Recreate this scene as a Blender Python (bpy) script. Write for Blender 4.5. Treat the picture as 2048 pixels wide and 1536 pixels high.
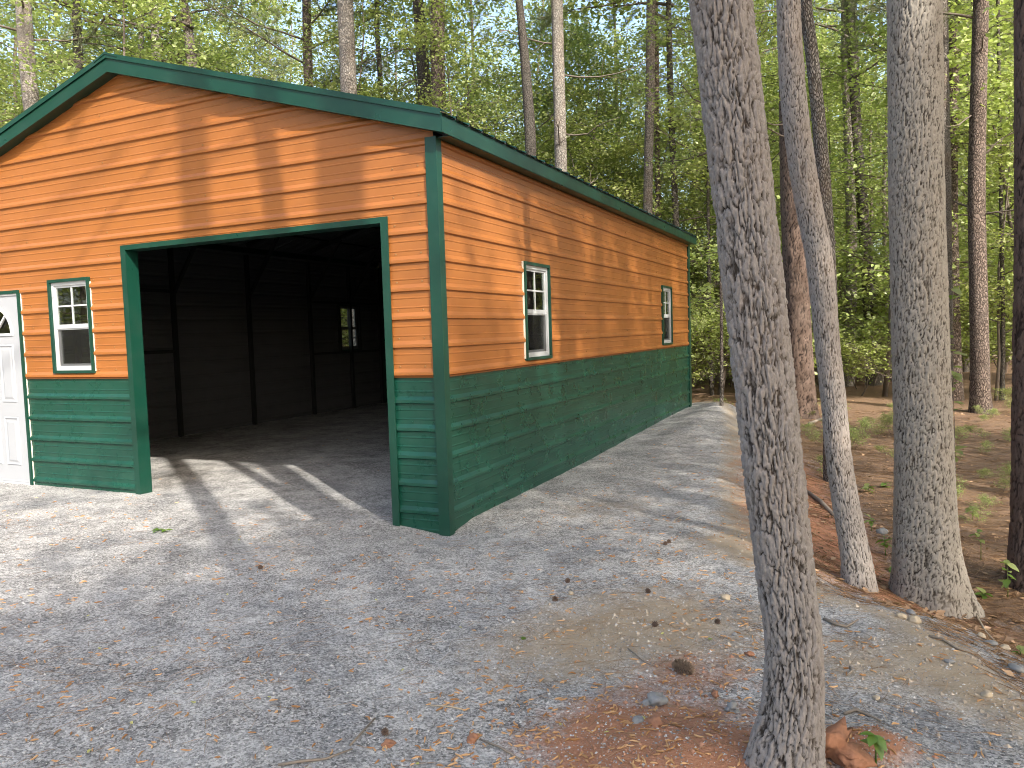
import bpy, math, random
import numpy as np
from mathutils import Matrix, Vector

for o in list(bpy.data.objects): bpy.data.objects.remove(o)
SC = bpy.context.scene
COL = SC.collection
RNG = np.random.default_rng(7)
random.seed(7)

# ------------------------------------------------------------------ camera
CAMP = np.array([3.1004, -5.3343, 1.582])
CR = np.array([0.90640322, 0.42129748, -0.03068594])
CU = np.array([-4.02021673e-04, 7.35046500e-02, 9.97294793e-01])
CF = np.array([-0.42241334, 0.90393888, -0.06679422])
FPX = 1533.84
cd = bpy.data.cameras.new('camera'); cam = bpy.data.objects.new('camera', cd); COL.objects.link(cam)
cd.sensor_width = 36.0; cd.lens = FPX / 2048 * 36; cd.clip_start = 0.05; cd.clip_end = 2000
M = Matrix.Identity(4)
for i in range(3):
    M[i][0], M[i][1], M[i][2], M[i][3] = CR[i], CU[i], -CF[i], CAMP[i]
cam.matrix_world = M
SC.camera = cam

# ------------------------------------------------------------------ light
TOSUN = np.array([2.70, -1.90, 2.50]); TOSUN /= np.linalg.norm(TOSUN)
SUN_EL = math.asin(TOSUN[2]); SUN_AZ = math.atan2(TOSUN[0], TOSUN[1])      # azimuth from +Y towards +X
w = bpy.data.worlds.new('World'); SC.world = w; w.use_nodes = True
nt = w.node_tree; bg = nt.nodes['Background']
sky = nt.nodes.new('ShaderNodeTexSky'); sky.sky_type = 'NISHITA'; sky.sun_disc = False
sky.sun_elevation = SUN_EL; sky.sun_rotation = SUN_AZ; sky.air_density = 1.0; sky.dust_density = 4.0; sky.ozone_density = 1.0
nt.links.new(sky.outputs[0], bg.inputs[0]); bg.inputs[1].default_value = 0.15
sl = bpy.data.lights.new('sun', 'SUN'); sun = bpy.data.objects.new('sun', sl); COL.objects.link(sun)
sl.energy = 2.3; sl.angle = math.radians(0.55); sl.color = (1.0, 0.94, 0.84)
sun.rotation_euler = Vector(TOSUN).to_track_quat('Z', 'Y').to_euler(); sun.location = (20, -15, 25)
vs = SC.view_settings; vs.view_transform = 'Standard'; vs.look = 'None'; vs.gamma = 1.0; vs.exposure = 1.9
vs.use_curve_mapping = False
cy = SC.cycles; cy.max_bounces = 8; cy.diffuse_bounces = 4; cy.glossy_bounces = 3; cy.transmission_bounces = 4
cy.transparent_max_bounces = 8; cy.adaptive_threshold = 0.02; cy.filter_width = 1.0; cy.use_denoising = True; cy.sample_clamp_indirect = 4.0
cy.caustics_reflective = False; cy.caustics_refractive = False

# ------------------------------------------------------------------ helpers
def at(px, py, depth):
    "point of the place seen at a pixel of the photograph, at a given distance along the view"
    return CAMP + depth * (CF + CR * (px - 1024) / FPX - CU * (py - 768) / FPX)
def onz(px, py, z):
    d = CF + CR * (px - 1024) / FPX - CU * (py - 768) / FPX
    return CAMP + d * (z - CAMP[2]) / d[2]
def depth_of(p): return float(np.dot(np.asarray(p) - CAMP, CF))
def sstep(a, b, x):
    t = np.clip((np.asarray(x, float) - a) / (b - a), 0, 1); return t * t * (3 - 2 * t)

def tag(o, label=None, cat=None, group=None, kind=None):
    if label: o['label'] = label
    if cat: o['category'] = cat
    if group: o['group'] = group
    if kind: o['kind'] = kind
    return o
def empty(name, loc=(0, 0, 0), rz=0.0):
    o = bpy.data.objects.new(name, None); COL.objects.link(o); o.empty_display_size = 0.1
    o.location = loc; o.rotation_euler = (0, 0, rz); return o
def put(name, me, mat=None, parent=None, world=True):
    o = bpy.data.objects.new(name, me); COL.objects.link(o)
    if mat is not None and len(me.materials) == 0: me.materials.append(mat)
    if parent is not None:
        o.parent = parent
        if world:
            r = parent; L = Vector((0, 0, 0))
            while r is not None:
                if r.type == 'EMPTY': L = L + Vector(r.location)
                r = r.parent
            if parent.type == 'EMPTY': o.matrix_parent_inverse = Matrix.Translation(-L)
    return o
def np_mesh(name, V, F, attrs=None, smooth=False):
    "V (n,3); F (m,k) array of equal-sized faces, or list of such arrays"
    if not isinstance(F, list): F = [F]
    me = bpy.data.meshes.new(name); V = np.asarray(V, np.float32)
    me.vertices.add(len(V)); me.vertices.foreach_set('co', V.ravel())
    tot = sum(f.size for f in F); nf = sum(len(f) for f in F)
    me.loops.add(tot); me.loops.foreach_set('vertex_index', np.concatenate([f.ravel() for f in F]).astype(np.int32))
    me.polygons.add(nf)
    sizes = np.concatenate([np.full(len(f), f.shape[1]) for f in F])
    st = np.concatenate([[0], np.cumsum(sizes)[:-1]]).astype(np.int32)
    me.polygons.foreach_set('loop_start', st)
    if attrs:
        for k, a in attrs.items():
            at_ = me.attributes.new(k, 'FLOAT', 'POINT'); at_.data.foreach_set('value', np.asarray(a, np.float32))
    me.update(calc_edges=True)
    me.polygons.foreach_set('use_smooth', np.full(nf, smooth, bool))
    me.validate()
    return me
class MB:
    def __init__(s): s.v = []; s.f = []
    def box(s, x0, x1, y0, y1, z0, z1):
        b = len(s.v)
        s.v += [(x, y, z) for z in (z0, z1) for y in (y0, y1) for x in (x0, x1)]
        s.f += [tuple(b + i for i in q) for q in ((0, 2, 3, 1), (4, 5, 7, 6), (0, 1, 5, 4), (2, 6, 7, 3), (0, 4, 6, 2), (1, 3, 7, 5))]
        return s
    def loft(s, rings, caps=True, closed=True):
        b = len(s.v); n = len(rings[0])
        for r in rings: s.v += [tuple(p) for p in r]
        for i in range(len(rings) - 1):
            for j in range(n if closed else n - 1):
                k = (j + 1) % n
                s.f.append((b + i * n + j, b + i * n + k, b + (i + 1) * n + k, b + (i + 1) * n + j))
        if caps and closed:
            s.f.append(tuple(b + j for j in reversed(range(n)))); s.f.append(tuple(b + (len(rings) - 1) * n + j for j in range(n)))
        return s
    def bar(s, p, q, wx, wz):
        "square bar from p to q"
        p = Vector(p); q = Vector(q); d = (q - p).normalized()
        up = Vector((0, 0, 1)) if abs(d.z) < 0.9 else Vector((0, 1, 0))
        a = d.cross(up).normalized(); c = a.cross(d).normalized()
        ring = lambda m: [m + a * sx * wx / 2 + c * sz * wz / 2 for sx, sz in ((-1, -1), (1, -1), (1, 1), (-1, 1))]
        return s.loft([ring(p), ring(q)])
    def tube(s, pts, rad, n=6):
        pts = [Vector(p) for p in pts]; rings = []
        for i, p in enumerate(pts):
            d = (pts[min(i + 1, len(pts) - 1)] - pts[max(i - 1, 0)]).normalized()
            up = Vector((0, 0, 1)) if abs(d.z) < 0.9 else Vector((0, 1, 0))
            a = d.cross(up).normalized(); c = a.cross(d).normalized()
            rings.append([p + (a * math.cos(t) + c * math.sin(t)) * rad[i] for t in [2 * math.pi * k / n for k in range(n)]])
        return s.loft(rings)
    def mesh(s, name, smooth=False):
        me = bpy.data.meshes.new(name); me.from_pydata(s.v, [], s.f); me.update()
        if smooth: me.polygons.foreach_set('use_smooth', [True] * len(me.polygons))
        return me
    def build(s, name, mat, parent=None, smooth=False): return put(name, s.mesh(name, smooth), mat, parent)

# ------------------------------------------------------------------ materials
class NT:
    def __init__(s, name):
        s.m = bpy.data.materials.new(name); s.m.use_nodes = True; s.t = s.m.node_tree
        s.b = s.t.nodes['Principled BSDF']; s.out = s.t.nodes['Material Output']
    def n(s, typ, ins=None, **kw):
        nd = s.t.nodes.new('ShaderNode' + typ)
        for k, v in kw.items(): setattr(nd, k, v)
        for k, v in (ins or {}).items(): s.set(nd.inputs[k], v)
        return nd
    def set(s, sock, v):
        if isinstance(v, bpy.types.NodeSocket): s.t.links.new(v, sock)
        elif isinstance(v, bpy.types.Node): s.t.links.new(v.outputs[0], sock)
        elif isinstance(v, (tuple, list)) and len(v) == 3 and sock.type == 'RGBA': sock.default_value = (*v, 1)
        else: sock.default_value = v
    def P(s, **kw):
        for k, v in kw.items(): s.set(s.b.inputs[k.replace('_', ' ')], v)
    def coord(s, which='Object', scale=(1, 1, 1)):
        c = s.n('TexCoord'); m = s.n('Mapping', {'Vector': c.outputs[which], 'Scale': scale}); return m.outputs[0]
    def noise(s, vec, scale, detail=3, rough=0.55): return s.n('TexNoise', {'Vector': vec, 'Scale': scale, 'Detail': detail, 'Roughness': rough}).outputs['Fac']
    def ramp(s, fac, stops):
        r = s.n('ValToRGB', {'Fac': fac}); e = r.color_ramp.elements
        while len(e) < len(stops): e.new(0.5)
        for el, (p, c) in zip(e, stops):
            el.position = p; el.color = (*c, 1) if isinstance(c, tuple) else (c, c, c, 1)
        return r.outputs[0]
    def mix(s, fac, a, b, mode='MIX'):
        m = s.n('Mix', data_type='RGBA', blend_type=mode)
        s.set(m.inputs[0], fac); s.set(m.inputs[6], a); s.set(m.inputs[7], b); return m.outputs[2]
    def math(s, op, a, b=0.0, clamp=False):
        m = s.n('Math', operation=op, use_clamp=clamp); s.set(m.inputs[0], a); s.set(m.inputs[1], b); return m.outputs[0]
    def bump(s, h, strength, dist=0.01): return s.n('Bump', {'Height': h, 'Strength': strength, 'Distance': dist}).outputs[0]
    def attr(s, name): return s.n('Attribute', attribute_name=name).outputs['Fac']

def paint(name, col, rough=0.38, dusty=(0.45, 0.42, 0.38), dust=0.07, wave=0.05):
    t = NT(name); v = t.coord('Object')
    n1 = t.noise(v, 1.3, 4); n2 = t.noise(v, 5, 5, 0.65)
    c = t.mix(t.ramp(n1, [(0.35, 0.0), (0.75, 1.0)]), tuple(x * 0.93 for x in col), tuple(min(1, x * 1.06) for x in col))
    c = t.mix(t.math('MULTIPLY', t.ramp(n2, [(0.5, 0.0), (0.8, 1.0)]), dust), c, dusty)
    wv = t.noise(t.coord('Object', (0.8, 0.8, 1.2)), 3.0, 1)
    t.P(Base_Color=c, Roughness=t.ramp(n2, [(0.3, rough - 0.05), (0.8, rough + 0.12)]), Normal=t.bump(wv, wave, 0.012))
    t.b.inputs['Specular IOR Level'].default_value = 0.38
    return t.m
def flat(name, col, rough=0.6, metallic=0.0, vary=0.12, scale=20, bump=0.0):
    t = NT(name); v = t.coord('Object'); n = t.noise(v, scale, 4)
    c = t.mix(n, tuple(x * (1 - vary) for x in col), tuple(min(1, x * (1 + vary)) for x in col))
    t.P(Base_Color=c, Roughness=rough, Metallic=metallic)
    if bump: t.P(Normal=t.bump(n, bump, 0.01))
    return t.m
M_ORANGE = paint('orange_steel_paint', (0.300, 0.107, 0.026), 0.36, dust=0.015, wave=0.0)
M_GREEN = paint('green_steel_paint', (0.0068, 0.052, 0.034), 0.28, dust=0.03, wave=0.0)
M_TRIM = paint('green_trim_paint', (0.0055, 0.042, 0.027), 0.32, dust=0.02, wave=0.02)
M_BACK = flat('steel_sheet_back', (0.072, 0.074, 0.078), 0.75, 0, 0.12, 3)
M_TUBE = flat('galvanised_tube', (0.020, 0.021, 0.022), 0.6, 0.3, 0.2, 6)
M_WHITE = flat('white_vinyl', (0.46, 0.47, 0.48), 0.35, 0, 0.03, 8)
M_DOOR = flat('white_door_paint', (0.33, 0.34, 0.36), 0.5, 0, 0.03, 4, 0.05)
M_FOAM = flat('pale_sealing_foam', (0.62, 0.58, 0.50), 0.8, 0, 0.15, 60)
M_SCREW = flat('screw_head', (0.30, 0.17, 0.07), 0.45, 0.4, 0.2, 30)
def glass_mat():
    t = NT('window_glass'); t.t.nodes.remove(t.b)
    bf = t.n('NewGeometry').outputs['Backfacing']; fr = t.n('Fresnel', {'IOR': t.math('ADD', 1.75, t.math('MULTIPLY', bf, 1 / 1.75 - 1.75))})
    tr = t.n('BsdfTransparent', {'Color': (0.86, 0.90, 0.87)}); gl = t.n('BsdfGlossy', {'Color': (0.95, 0.95, 0.95), 'Roughness': 0.02})
    v = t.coord('Object'); gl.inputs['Normal'].default_value = (0, 0, 0)
    t.set(gl.inputs['Normal'], t.bump(t.noise(v, 5, 1), 0.05, 0.02))
    mx = t.n('MixShader', {0: fr.outputs[0], 1: tr.outputs[0], 2: gl.outputs[0]})
    t.t.links.new(mx.outputs[0], t.out.inputs[0]); return t.m
M_GLASS = glass_mat()
def screen_mat():
    t = NT('insect_screen'); t.t.nodes.remove(t.b)
    df = t.n('BsdfDiffuse', {'Color': (0.02, 0.02, 0.02)}); tr = t.n('BsdfTransparent', {'Color': (1, 1, 1)})
    mx = t.n('MixShader', {0: 0.55, 1: tr.outputs[0], 2: df.outputs[0]}); t.t.links.new(mx.outputs[0], t.out.inputs[0]); return t.m
M_SCREEN = screen_mat()

def ground_mat():
    t = NT('ground_surface'); v = t.coord('Object')
    big = t.noise(v, 0.9, 5, 0.6); mid = t.noise(v, 7, 5, 0.65); fine = t.noise(v, 95, 3, 0.7)
    vor = t.n('TexVoronoi', {'Vector': v, 'Scale': 120.0}); grain = vor.outputs['Color']
    sep = t.n('SeparateColor', {0: grain}).outputs[0]
    # crushed grey stone
    v2 = t.n('SeparateColor', {0: t.n('TexVoronoi', {'Vector': v, 'Scale': 62.0}).outputs['Color']}).outputs[0]
    sep = t.math('ADD', t.math('MULTIPLY', sep, 0.62), t.math('MULTIPLY', v2, 0.38))
    g = t.mix(t.ramp(sep, [(0.18, 0.0), (0.82, 1.0)]), (0.105, 0.102, 0.098), (0.48, 0.466, 0.448))
    g = t.mix(t.ramp(t.noise(v, 2.6, 6, 0.62), [(0.40, 0.0), (0.62, 0.9)]), g, t.mix(t.ramp(sep, [(0.18, 0.0), (0.82, 1.0)]), (0.275, 0.268, 0.257), (0.62, 0.603, 0.58)))
    g = t.mix(t.math('MULTIPLY', t.ramp(mid, [(0.52, 0.0), (0.72, 1.0)]), 0.68), g, (0.105, 0.102, 0.098))
    g = t.mix(t.ramp(t.noise(t.coord('Object', (1.0, 1.5, 1.0)), 1.15, 6, 0.66), [(0.50, 0.0), (0.66, 0.62)]), g, t.mix(sep, (0.070, 0.073, 0.079), (0.30, 0.305, 0.315)))
    # tan soil
    tan = t.mix(mid, (0.25, 0.19, 0.125), (0.46, 0.36, 0.24)); tan = t.mix(t.math('MULTIPLY', fine, 0.28), tan, (0.38, 0.35, 0.31))
    clay = t.mix(mid, (0.25, 0.095, 0.045), (0.50, 0.23, 0.12)); clay = t.mix(t.math('MULTIPLY', t.ramp(fine, [(0.4, 0.0), (0.8, 1.0)]), 0.35), clay, (0.45, 0.28, 0.18))
    ned = t.noise(t.coord('Object', (1.0, 3.5, 1.0)), 26, 5, 0.7); ned2 = t.noise(t.coord('Object', (4.0, 1.0, 1.0)), 21, 5, 0.7)
    nd = t.mix(t.ramp(t.math('MULTIPLY', ned, t.math('MULTIPLY', ned2, 2.0)), [(0.25, 0.0), (0.75, 1.0)]), (0.060, 0.033, 0.018), (0.31, 0.185, 0.105))
    nd = t.mix(t.ramp(big, [(0.42, 0.0), (0.66, 0.4)]), nd, (0.27, 0.165, 0.09))
    nz = t.math('SUBTRACT', t.noise(v, 4.5, 8, 0.72), 0.5)
    def mask(a, k=1.2): return t.ramp(t.math('ADD', t.attr(a), t.math('MULTIPLY', nz, k)), [(0.30, 0.0), (0.85, 0.92)])
    c = t.mix(mask('tan'), g, tan); c = t.mix(mask('clay', 1.5), c, clay); c = t.mix(mask('needle', 0.9), c, nd)
    h = t.math('ADD', t.math('MULTIPLY', fine, 0.6), t.math('ADD', t.math('MULTIPLY', sep, 0.5), t.math('MULTIPLY', mid, 1.2)))
    t.P(Base_Color=c, Roughness=0.92, Normal=t.bump(h, 1.0, 0.016)); t.b.inputs['Specular IOR Level'].default_value = 0.2
    return t.m
M_GROUND = ground_mat()

def bark_mat(name, dark, light, sx=42, sz=11, attr=False, warm=(0.30, 0.20, 0.13), bump=1.0, blotch=0.35):
    t = NT(name)
    v = t.coord('Object', (1, 1, 1)); wob = t.noise(v, 6, 3)
    vv = t.n('Mapping', {'Vector': t.coord('Object'), 'Scale': (sx, sx, sz)}).outputs[0]
    vv = t.n('VectorMath', {0: vv, 1: t.n('TexNoise', {'Vector': t.coord('Object', (1, 1, .5)), 'Scale': 9.0, 'Detail': 2.0}).outputs['Color']}, operation='ADD').outputs[0]
    vv = t.n('VectorMath', {0: vv, 1: t.n('TexNoise', {'Vector': t.coord('Object', (1, 1, .4)), 'Scale': 22.0, 'Detail': 4.0}).outputs['Color']}, operation='ADD').outputs[0]
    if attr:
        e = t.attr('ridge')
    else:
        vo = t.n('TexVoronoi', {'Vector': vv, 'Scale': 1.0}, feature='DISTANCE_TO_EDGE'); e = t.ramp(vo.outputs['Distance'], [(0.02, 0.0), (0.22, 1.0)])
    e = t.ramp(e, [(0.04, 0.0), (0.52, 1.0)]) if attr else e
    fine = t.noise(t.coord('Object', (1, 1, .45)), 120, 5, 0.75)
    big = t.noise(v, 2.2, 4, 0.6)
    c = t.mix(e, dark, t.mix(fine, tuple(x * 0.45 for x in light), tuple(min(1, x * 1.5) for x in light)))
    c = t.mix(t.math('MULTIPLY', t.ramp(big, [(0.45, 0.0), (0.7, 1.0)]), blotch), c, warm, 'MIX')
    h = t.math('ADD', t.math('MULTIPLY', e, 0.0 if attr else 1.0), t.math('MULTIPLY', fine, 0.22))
    t.P(Base_Color=c, Roughness=0.95, Normal=t.bump(h, bump, 0.02)); t.b.inputs['Specular IOR Level'].default_value = 0.15
    return t.m
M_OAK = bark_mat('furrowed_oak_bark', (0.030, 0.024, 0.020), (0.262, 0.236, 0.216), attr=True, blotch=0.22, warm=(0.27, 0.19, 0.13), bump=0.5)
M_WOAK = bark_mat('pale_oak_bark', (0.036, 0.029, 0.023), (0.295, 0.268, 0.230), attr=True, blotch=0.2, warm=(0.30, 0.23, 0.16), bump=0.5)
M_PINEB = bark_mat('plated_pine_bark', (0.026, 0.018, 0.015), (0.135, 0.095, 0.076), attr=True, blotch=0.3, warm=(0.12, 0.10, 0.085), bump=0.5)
M_GREYB = bark_mat('grey_bark', (0.075, 0.063, 0.054), (0.29, 0.262, 0.232), 60, 17, blotch=0.3)
M_REDB = bark_mat('reddish_pine_bark', (0.050, 0.037, 0.031), (0.235, 0.182, 0.152), 40, 13, blotch=0.35, warm=(0.20, 0.17, 0.15))
M_DARKB = bark_mat('dark_bark', (0.040, 0.034, 0.030), (0.165, 0.145, 0.125), 55, 16, blotch=0.3, warm=(0.10, 0.10, 0.08))
M_PALEB = bark_mat('pale_bark', (0.13, 0.115, 0.10), (0.42, 0.385, 0.34), 48, 15, blotch=0.25)
M_TWIG = flat('twig_bark', (0.13, 0.105, 0.085), 0.9, 0, 0.3, 30)

def leaf_mat(name, ca, cb, trans=0.52, objvar=0.5):
    t = NT(name); t.t.nodes.remove(t.b)
    r = t.attr('rnd'); oi = t.n('ObjectInfo').outputs['Random']
    c = t.mix(r, ca, cb)
    hs = t.n('HueSaturation', {'Color': c, 'Hue': t.n('MapRange', {0: oi, 3: 0.5 - 0.03 * objvar, 4: 0.5 + 0.02 * objvar}).outputs[0],
                               'Value': t.n('MapRange', {0: oi, 3: 1 - 0.35 * objvar, 4: 1 + 0.35 * objvar}).outputs[0]}).outputs[0]
    d = t.n('BsdfDiffuse', {'Color': hs}); tl = t.n('BsdfTranslucent', {'Color': t.mix(0.5, hs, (0.30, 0.40, 0.04), 'MIX')})
    g = t.n('BsdfGlossy', {'Color': (1, 1, 1), 'Roughness': 0.45})
    m1 = t.n('MixShader', {0: trans, 1: d.outputs[0], 2: tl.outputs[0]})
    m2 = t.n('MixShader', {0: 0.04, 1: m1.outputs[0], 2: g.outputs[0]}); t.t.links.new(m2.outputs[0], t.out.inputs[0]); return t.m
M_LEAF = leaf_mat('spring_leaf', (0.225, 0.280, 0.080), (0.455, 0.510, 0.180))
M_LEAF2 = leaf_mat('dull_leaf', (0.175, 0.215, 0.075), (0.340, 0.385, 0.145))
M_NEEDLE = leaf_mat('pine_needle', (0.095, 0.120, 0.060), (0.210, 0.235, 0.125), 0.25)
M_SEED = leaf_mat('seedling_leaf', (0.070, 0.150, 0.020), (0.150, 0.260, 0.045), 0.4, 0.2)
M_DRY = leaf_mat('dry_needle_litter', (0.125, 0.062, 0.030), (0.46, 0.29, 0.165), 0.1, 0.0)
M_CATKIN = leaf_mat('dry_catkin', (0.33, 0.15, 0.055), (0.62, 0.37, 0.18), 0.1, 0.0)
M_GRAIN = leaf_mat('crushed_stone', (0.12, 0.117, 0.113), (0.50, 0.485, 0.465), 0.0, 0.0)
M_YLEAF = leaf_mat('pale_yellow_leaf', (0.46, 0.44, 0.12), (0.58, 0.55, 0.20), 0.25, 0.2)
M_CONE = flat('pine_cone_scale', (0.185, 0.128, 0.088), 0.85, 0, 0.4, 90)
M_BALL = flat('gum_ball_brown', (0.11, 0.072, 0.052), 0.9, 0, 0.4, 120, 0.6)
M_ROCK = flat('grey_stone', (0.22, 0.217, 0.21), 0.9, 0, 0.35, 30, 0.7)
M_TROCK = flat('tan_stone', (0.38, 0.31, 0.22), 0.95, 0, 0.3, 30, 0.7)
M_CLAY = flat('red_clay_clod', (0.29, 0.135, 0.075), 0.97, 0, 0.35, 28, 0.9)
M_STICK = flat('weathered_stick', (0.20, 0.165, 0.13), 0.9, 0, 0.35, 40, 0.5)

# ------------------------------------------------------------------ ground
PAD = np.array([(0.2, 10.3), (0.75, 9.0), (1.20, 7.4), (1.60, 5.0), (1.95, 2.5), (2.38, 0.6), (2.86, -0.42), (3.30, -0.62), (3.55, -1.05),
                (3.72, -1.7), (4.2, -3.0), (5.0, -6.0), (6.0, -12.0), (-12.0, -12.0), (-9.5, -4.0), (-8.2, 4.0), (-8.0, 10.3)])
def pad_dist(x, y):
    "signed distance to the edge of the gravel pad, positive outside"
    x = np.asarray(x, float); y = np.asarray(y, float); d = np.full(x.shape, 1e9); ins = np.zeros(x.shape, bool)
    n = len(PAD)
    for i in range(n):
        a = PAD[i]; b = PAD[(i + 1) % n]; e = b - a
        t = np.clip(((x - a[0]) * e[0] + (y - a[1]) * e[1]) / (e @ e), 0, 1)
        d = np.minimum(d, np.hypot(x - a[0] - t * e[0], y - a[1] - t * e[1]))
        c = ((a[1] > y) != (b[1] > y)) & (x < (b[0] - a[0]) * (y - a[1]) / (b[1] - a[1] + 1e-12) + a[0]); ins ^= c
    return np.where(ins, -d, d)
_ph = RNG.uniform(0, 6.28, (40,)); _an = RNG.uniform(0, 6.28, (40,))
def wav(x, y, f, k0, n=5):
    s = 0
    for i in range(n):
        a = _an[(k0 + i) % 40]; s = s + np.sin((x * math.cos(a) + y * math.sin(a)) * f * (0.7 + 0.17 * i) + _ph[(k0 * 3 + i) % 40])
    return s / n
MOUNDS = [(2.62, -2.62, 0.33, 0.06), (2.35, -2.75, 0.25, 0.05), (3.12, -2.33, 0.16, 0.06), (3.05, 2.2, 0.8, 0.10)]
def gz(x, y):
    x = np.asarray(x, float); y = np.asarray(y, float)
    z = 0.075 * sstep(0.3, 3.4, -x) + 0.06 * sstep(2, 9, y) * sstep(-3, 0, x)
    z = z - 0.05 * np.exp(-((x - 0.02) ** 2 + (y + 0.02) ** 2) / 0.10)
    z = z + 0.17 * sstep(3, 8.5, y) * np.exp(-((x - 0.75) / 0.5) ** 2)
    d = pad_dist(x, y)
    z = z * (1 - sstep(-0.3, 1.5, d)) - 0.40 * sstep(-0.35, 1.25, d)
    z = z + 0.10 * wav(x, y, 0.33, 3) * sstep(0.3, 4, d) + 0.035 * wav(x, y, 1.7, 9) * sstep(0, 1.2, d)
    z = z + sstep(8, 60, np.hypot(x, y - 4)) * 0.6 * wav(x, y, 0.07, 21)
    z = z + (0.006 * wav(x, y, 3.1, 12) + 0.004 * wav(x, y, 9.0, 17) + 0.003 * wav(x, y, 23.0, 25)) * (1 + 1.5 * sstep(-0.8, 0.2, d))
    z = z + 0.02 * wav(x, y, 6.0, 30) * np.exp(-(d / 0.35) ** 2) + 0.012 * np.maximum(wav(x, y, 17.0, 5), -0.2) * np.exp(-(d / 0.3) ** 2)
    for mx, my, r, h in MOUNDS:
        e = np.exp(-(((x - mx) ** 2 + (y - my) ** 2) / r ** 2)); z = z + h * e + 0.02 * e * wav(x, y, 22.0, 7)
    return z
def g1(x, y): return float(gz(np.array([x]), np.array([y]))[0])
def ground_at(px, py):
    z = 0.0
    for _ in range(6): p = onz(px, py, z); z = g1(p[0], p[1])
    return np.array([p[0], p[1], z])
def axis(a, b, st, far):
    c = list(np.arange(a, b + 1e-6, st)); s = st
    lo = [a]; hi = [c[-1]]
    while hi[-1] < far: s = min(s * 1.16, 12); hi.append(hi[-1] + s)
    s = st
    while lo[-1] > -far: s = min(s * 1.16, 12); lo.append(lo[-1] - s)
    return np.array(lo[:0:-1] + c + hi[1:])
gx = axis(-8.5, 6.5, 0.05, 220); gy = axis(-4.2, 11.5, 0.05, 220)
X, Y = np.meshgrid(gx, gy); Z = gz(X, Y); D = pad_dist(X, Y)
def blob(x, y, cx, cy_, r): return np.exp(-(((x - cx) / r) ** 2 + ((y - cy_) / r) ** 2))
tan_a = np.clip(0.95 * blob(X, Y, 2.05, -1.35, 0.62) + 0.8 * blob(X, Y, 2.3, 0.25, 0.45) + 0.75 * blob(X, Y, 3.2, -1.5, 0.38) + 0.55 * blob(X, Y, 1.6, -2.0, 0.5) + 0.7 * np.exp(-((D + 0.10) / 0.22) ** 2) + 0.45 * blob(X, Y, 1.0, 1.2, 0.9), 0, 1)
clay_a = np.clip(1.1 * blob(X, Y, 2.55, -2.65, 0.42) + 0.7 * blob(X, Y, 2.15, -2.6, 0.35) + 1.0 * blob(X, Y, 3.12, -2.33, 0.15) + 0.6 * blob(X, Y, 2.35, -1.9, 0.3)
                 + 1.1 * np.exp(-((D - 0.55) / 0.65) ** 2) * sstep(-0.6, 0.3, Y) * (1 - sstep(4, 9, Y)) + 0.4 * blob(X, Y, -0.6, 0.2, 0.25) + 0.0, 0, 1)
ned_a = sstep(0.05, 0.7, D) * (1 - 0.85 * np.exp(-((D - 0.5) / 0.6) ** 2) * sstep(-0.4, 0.5, Y) * (1 - sstep(4, 8, Y)))
n0, n1 = len(gy), len(gx); idx = np.arange(n0 * n1).reshape(n0, n1)
Fq = np.stack([idx[:-1, :-1], idx[:-1, 1:], idx[1:, 1:], idx[1:, :-1]], -1).reshape(-1, 4)
gm = np_mesh('ground', np.stack([X, Y, Z], -1).reshape(-1, 3), Fq, {'tan': tan_a.ravel(), 'clay': clay_a.ravel(), 'needle': ned_a.ravel()}, True)
tag(put('ground', gm, M_GROUND), 'grey gravel yard running into brown needle-covered forest floor', kind='structure')

# ------------------------------------------------------------------ garage
RP = 0.2286; ZT = 1.2577; W = 7.0; LEN = 9.30; HX = -3.5; SL = 0.291
EAVE_X = 0.14; RAKE = 0.12
def roofz(x): return 3.275 + SL * (EAVE_X - HX) - SL * abs(x - HX)
ZWALL = 3.12
garage = empty('metal_garage', (HX, LEN / 2, 0.05))
tag(garage, 'orange metal garage with green wainscot, green trim and wide open doorway', 'garage')
base = [(-0.030, 0), (-0.020, 0.018), (-0.006, 0.0185), (0.004, 0.018), (0.034, 0), (0.0675, 0), (0.0715, 0.003), (0.0795, 0.003), (0.0835, 0), (0.1437, 0), (0.1477, 0.003), (0.1557, 0.003), (0.1597, 0)]
PZ = []; PO = []
for k in range(-8, 16):
    for a, b in base: PZ.append(ZT + 0.022 + k * RP + a); PO.append(b)
PZ = np.array(PZ); PO = np.array(PO)
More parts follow.
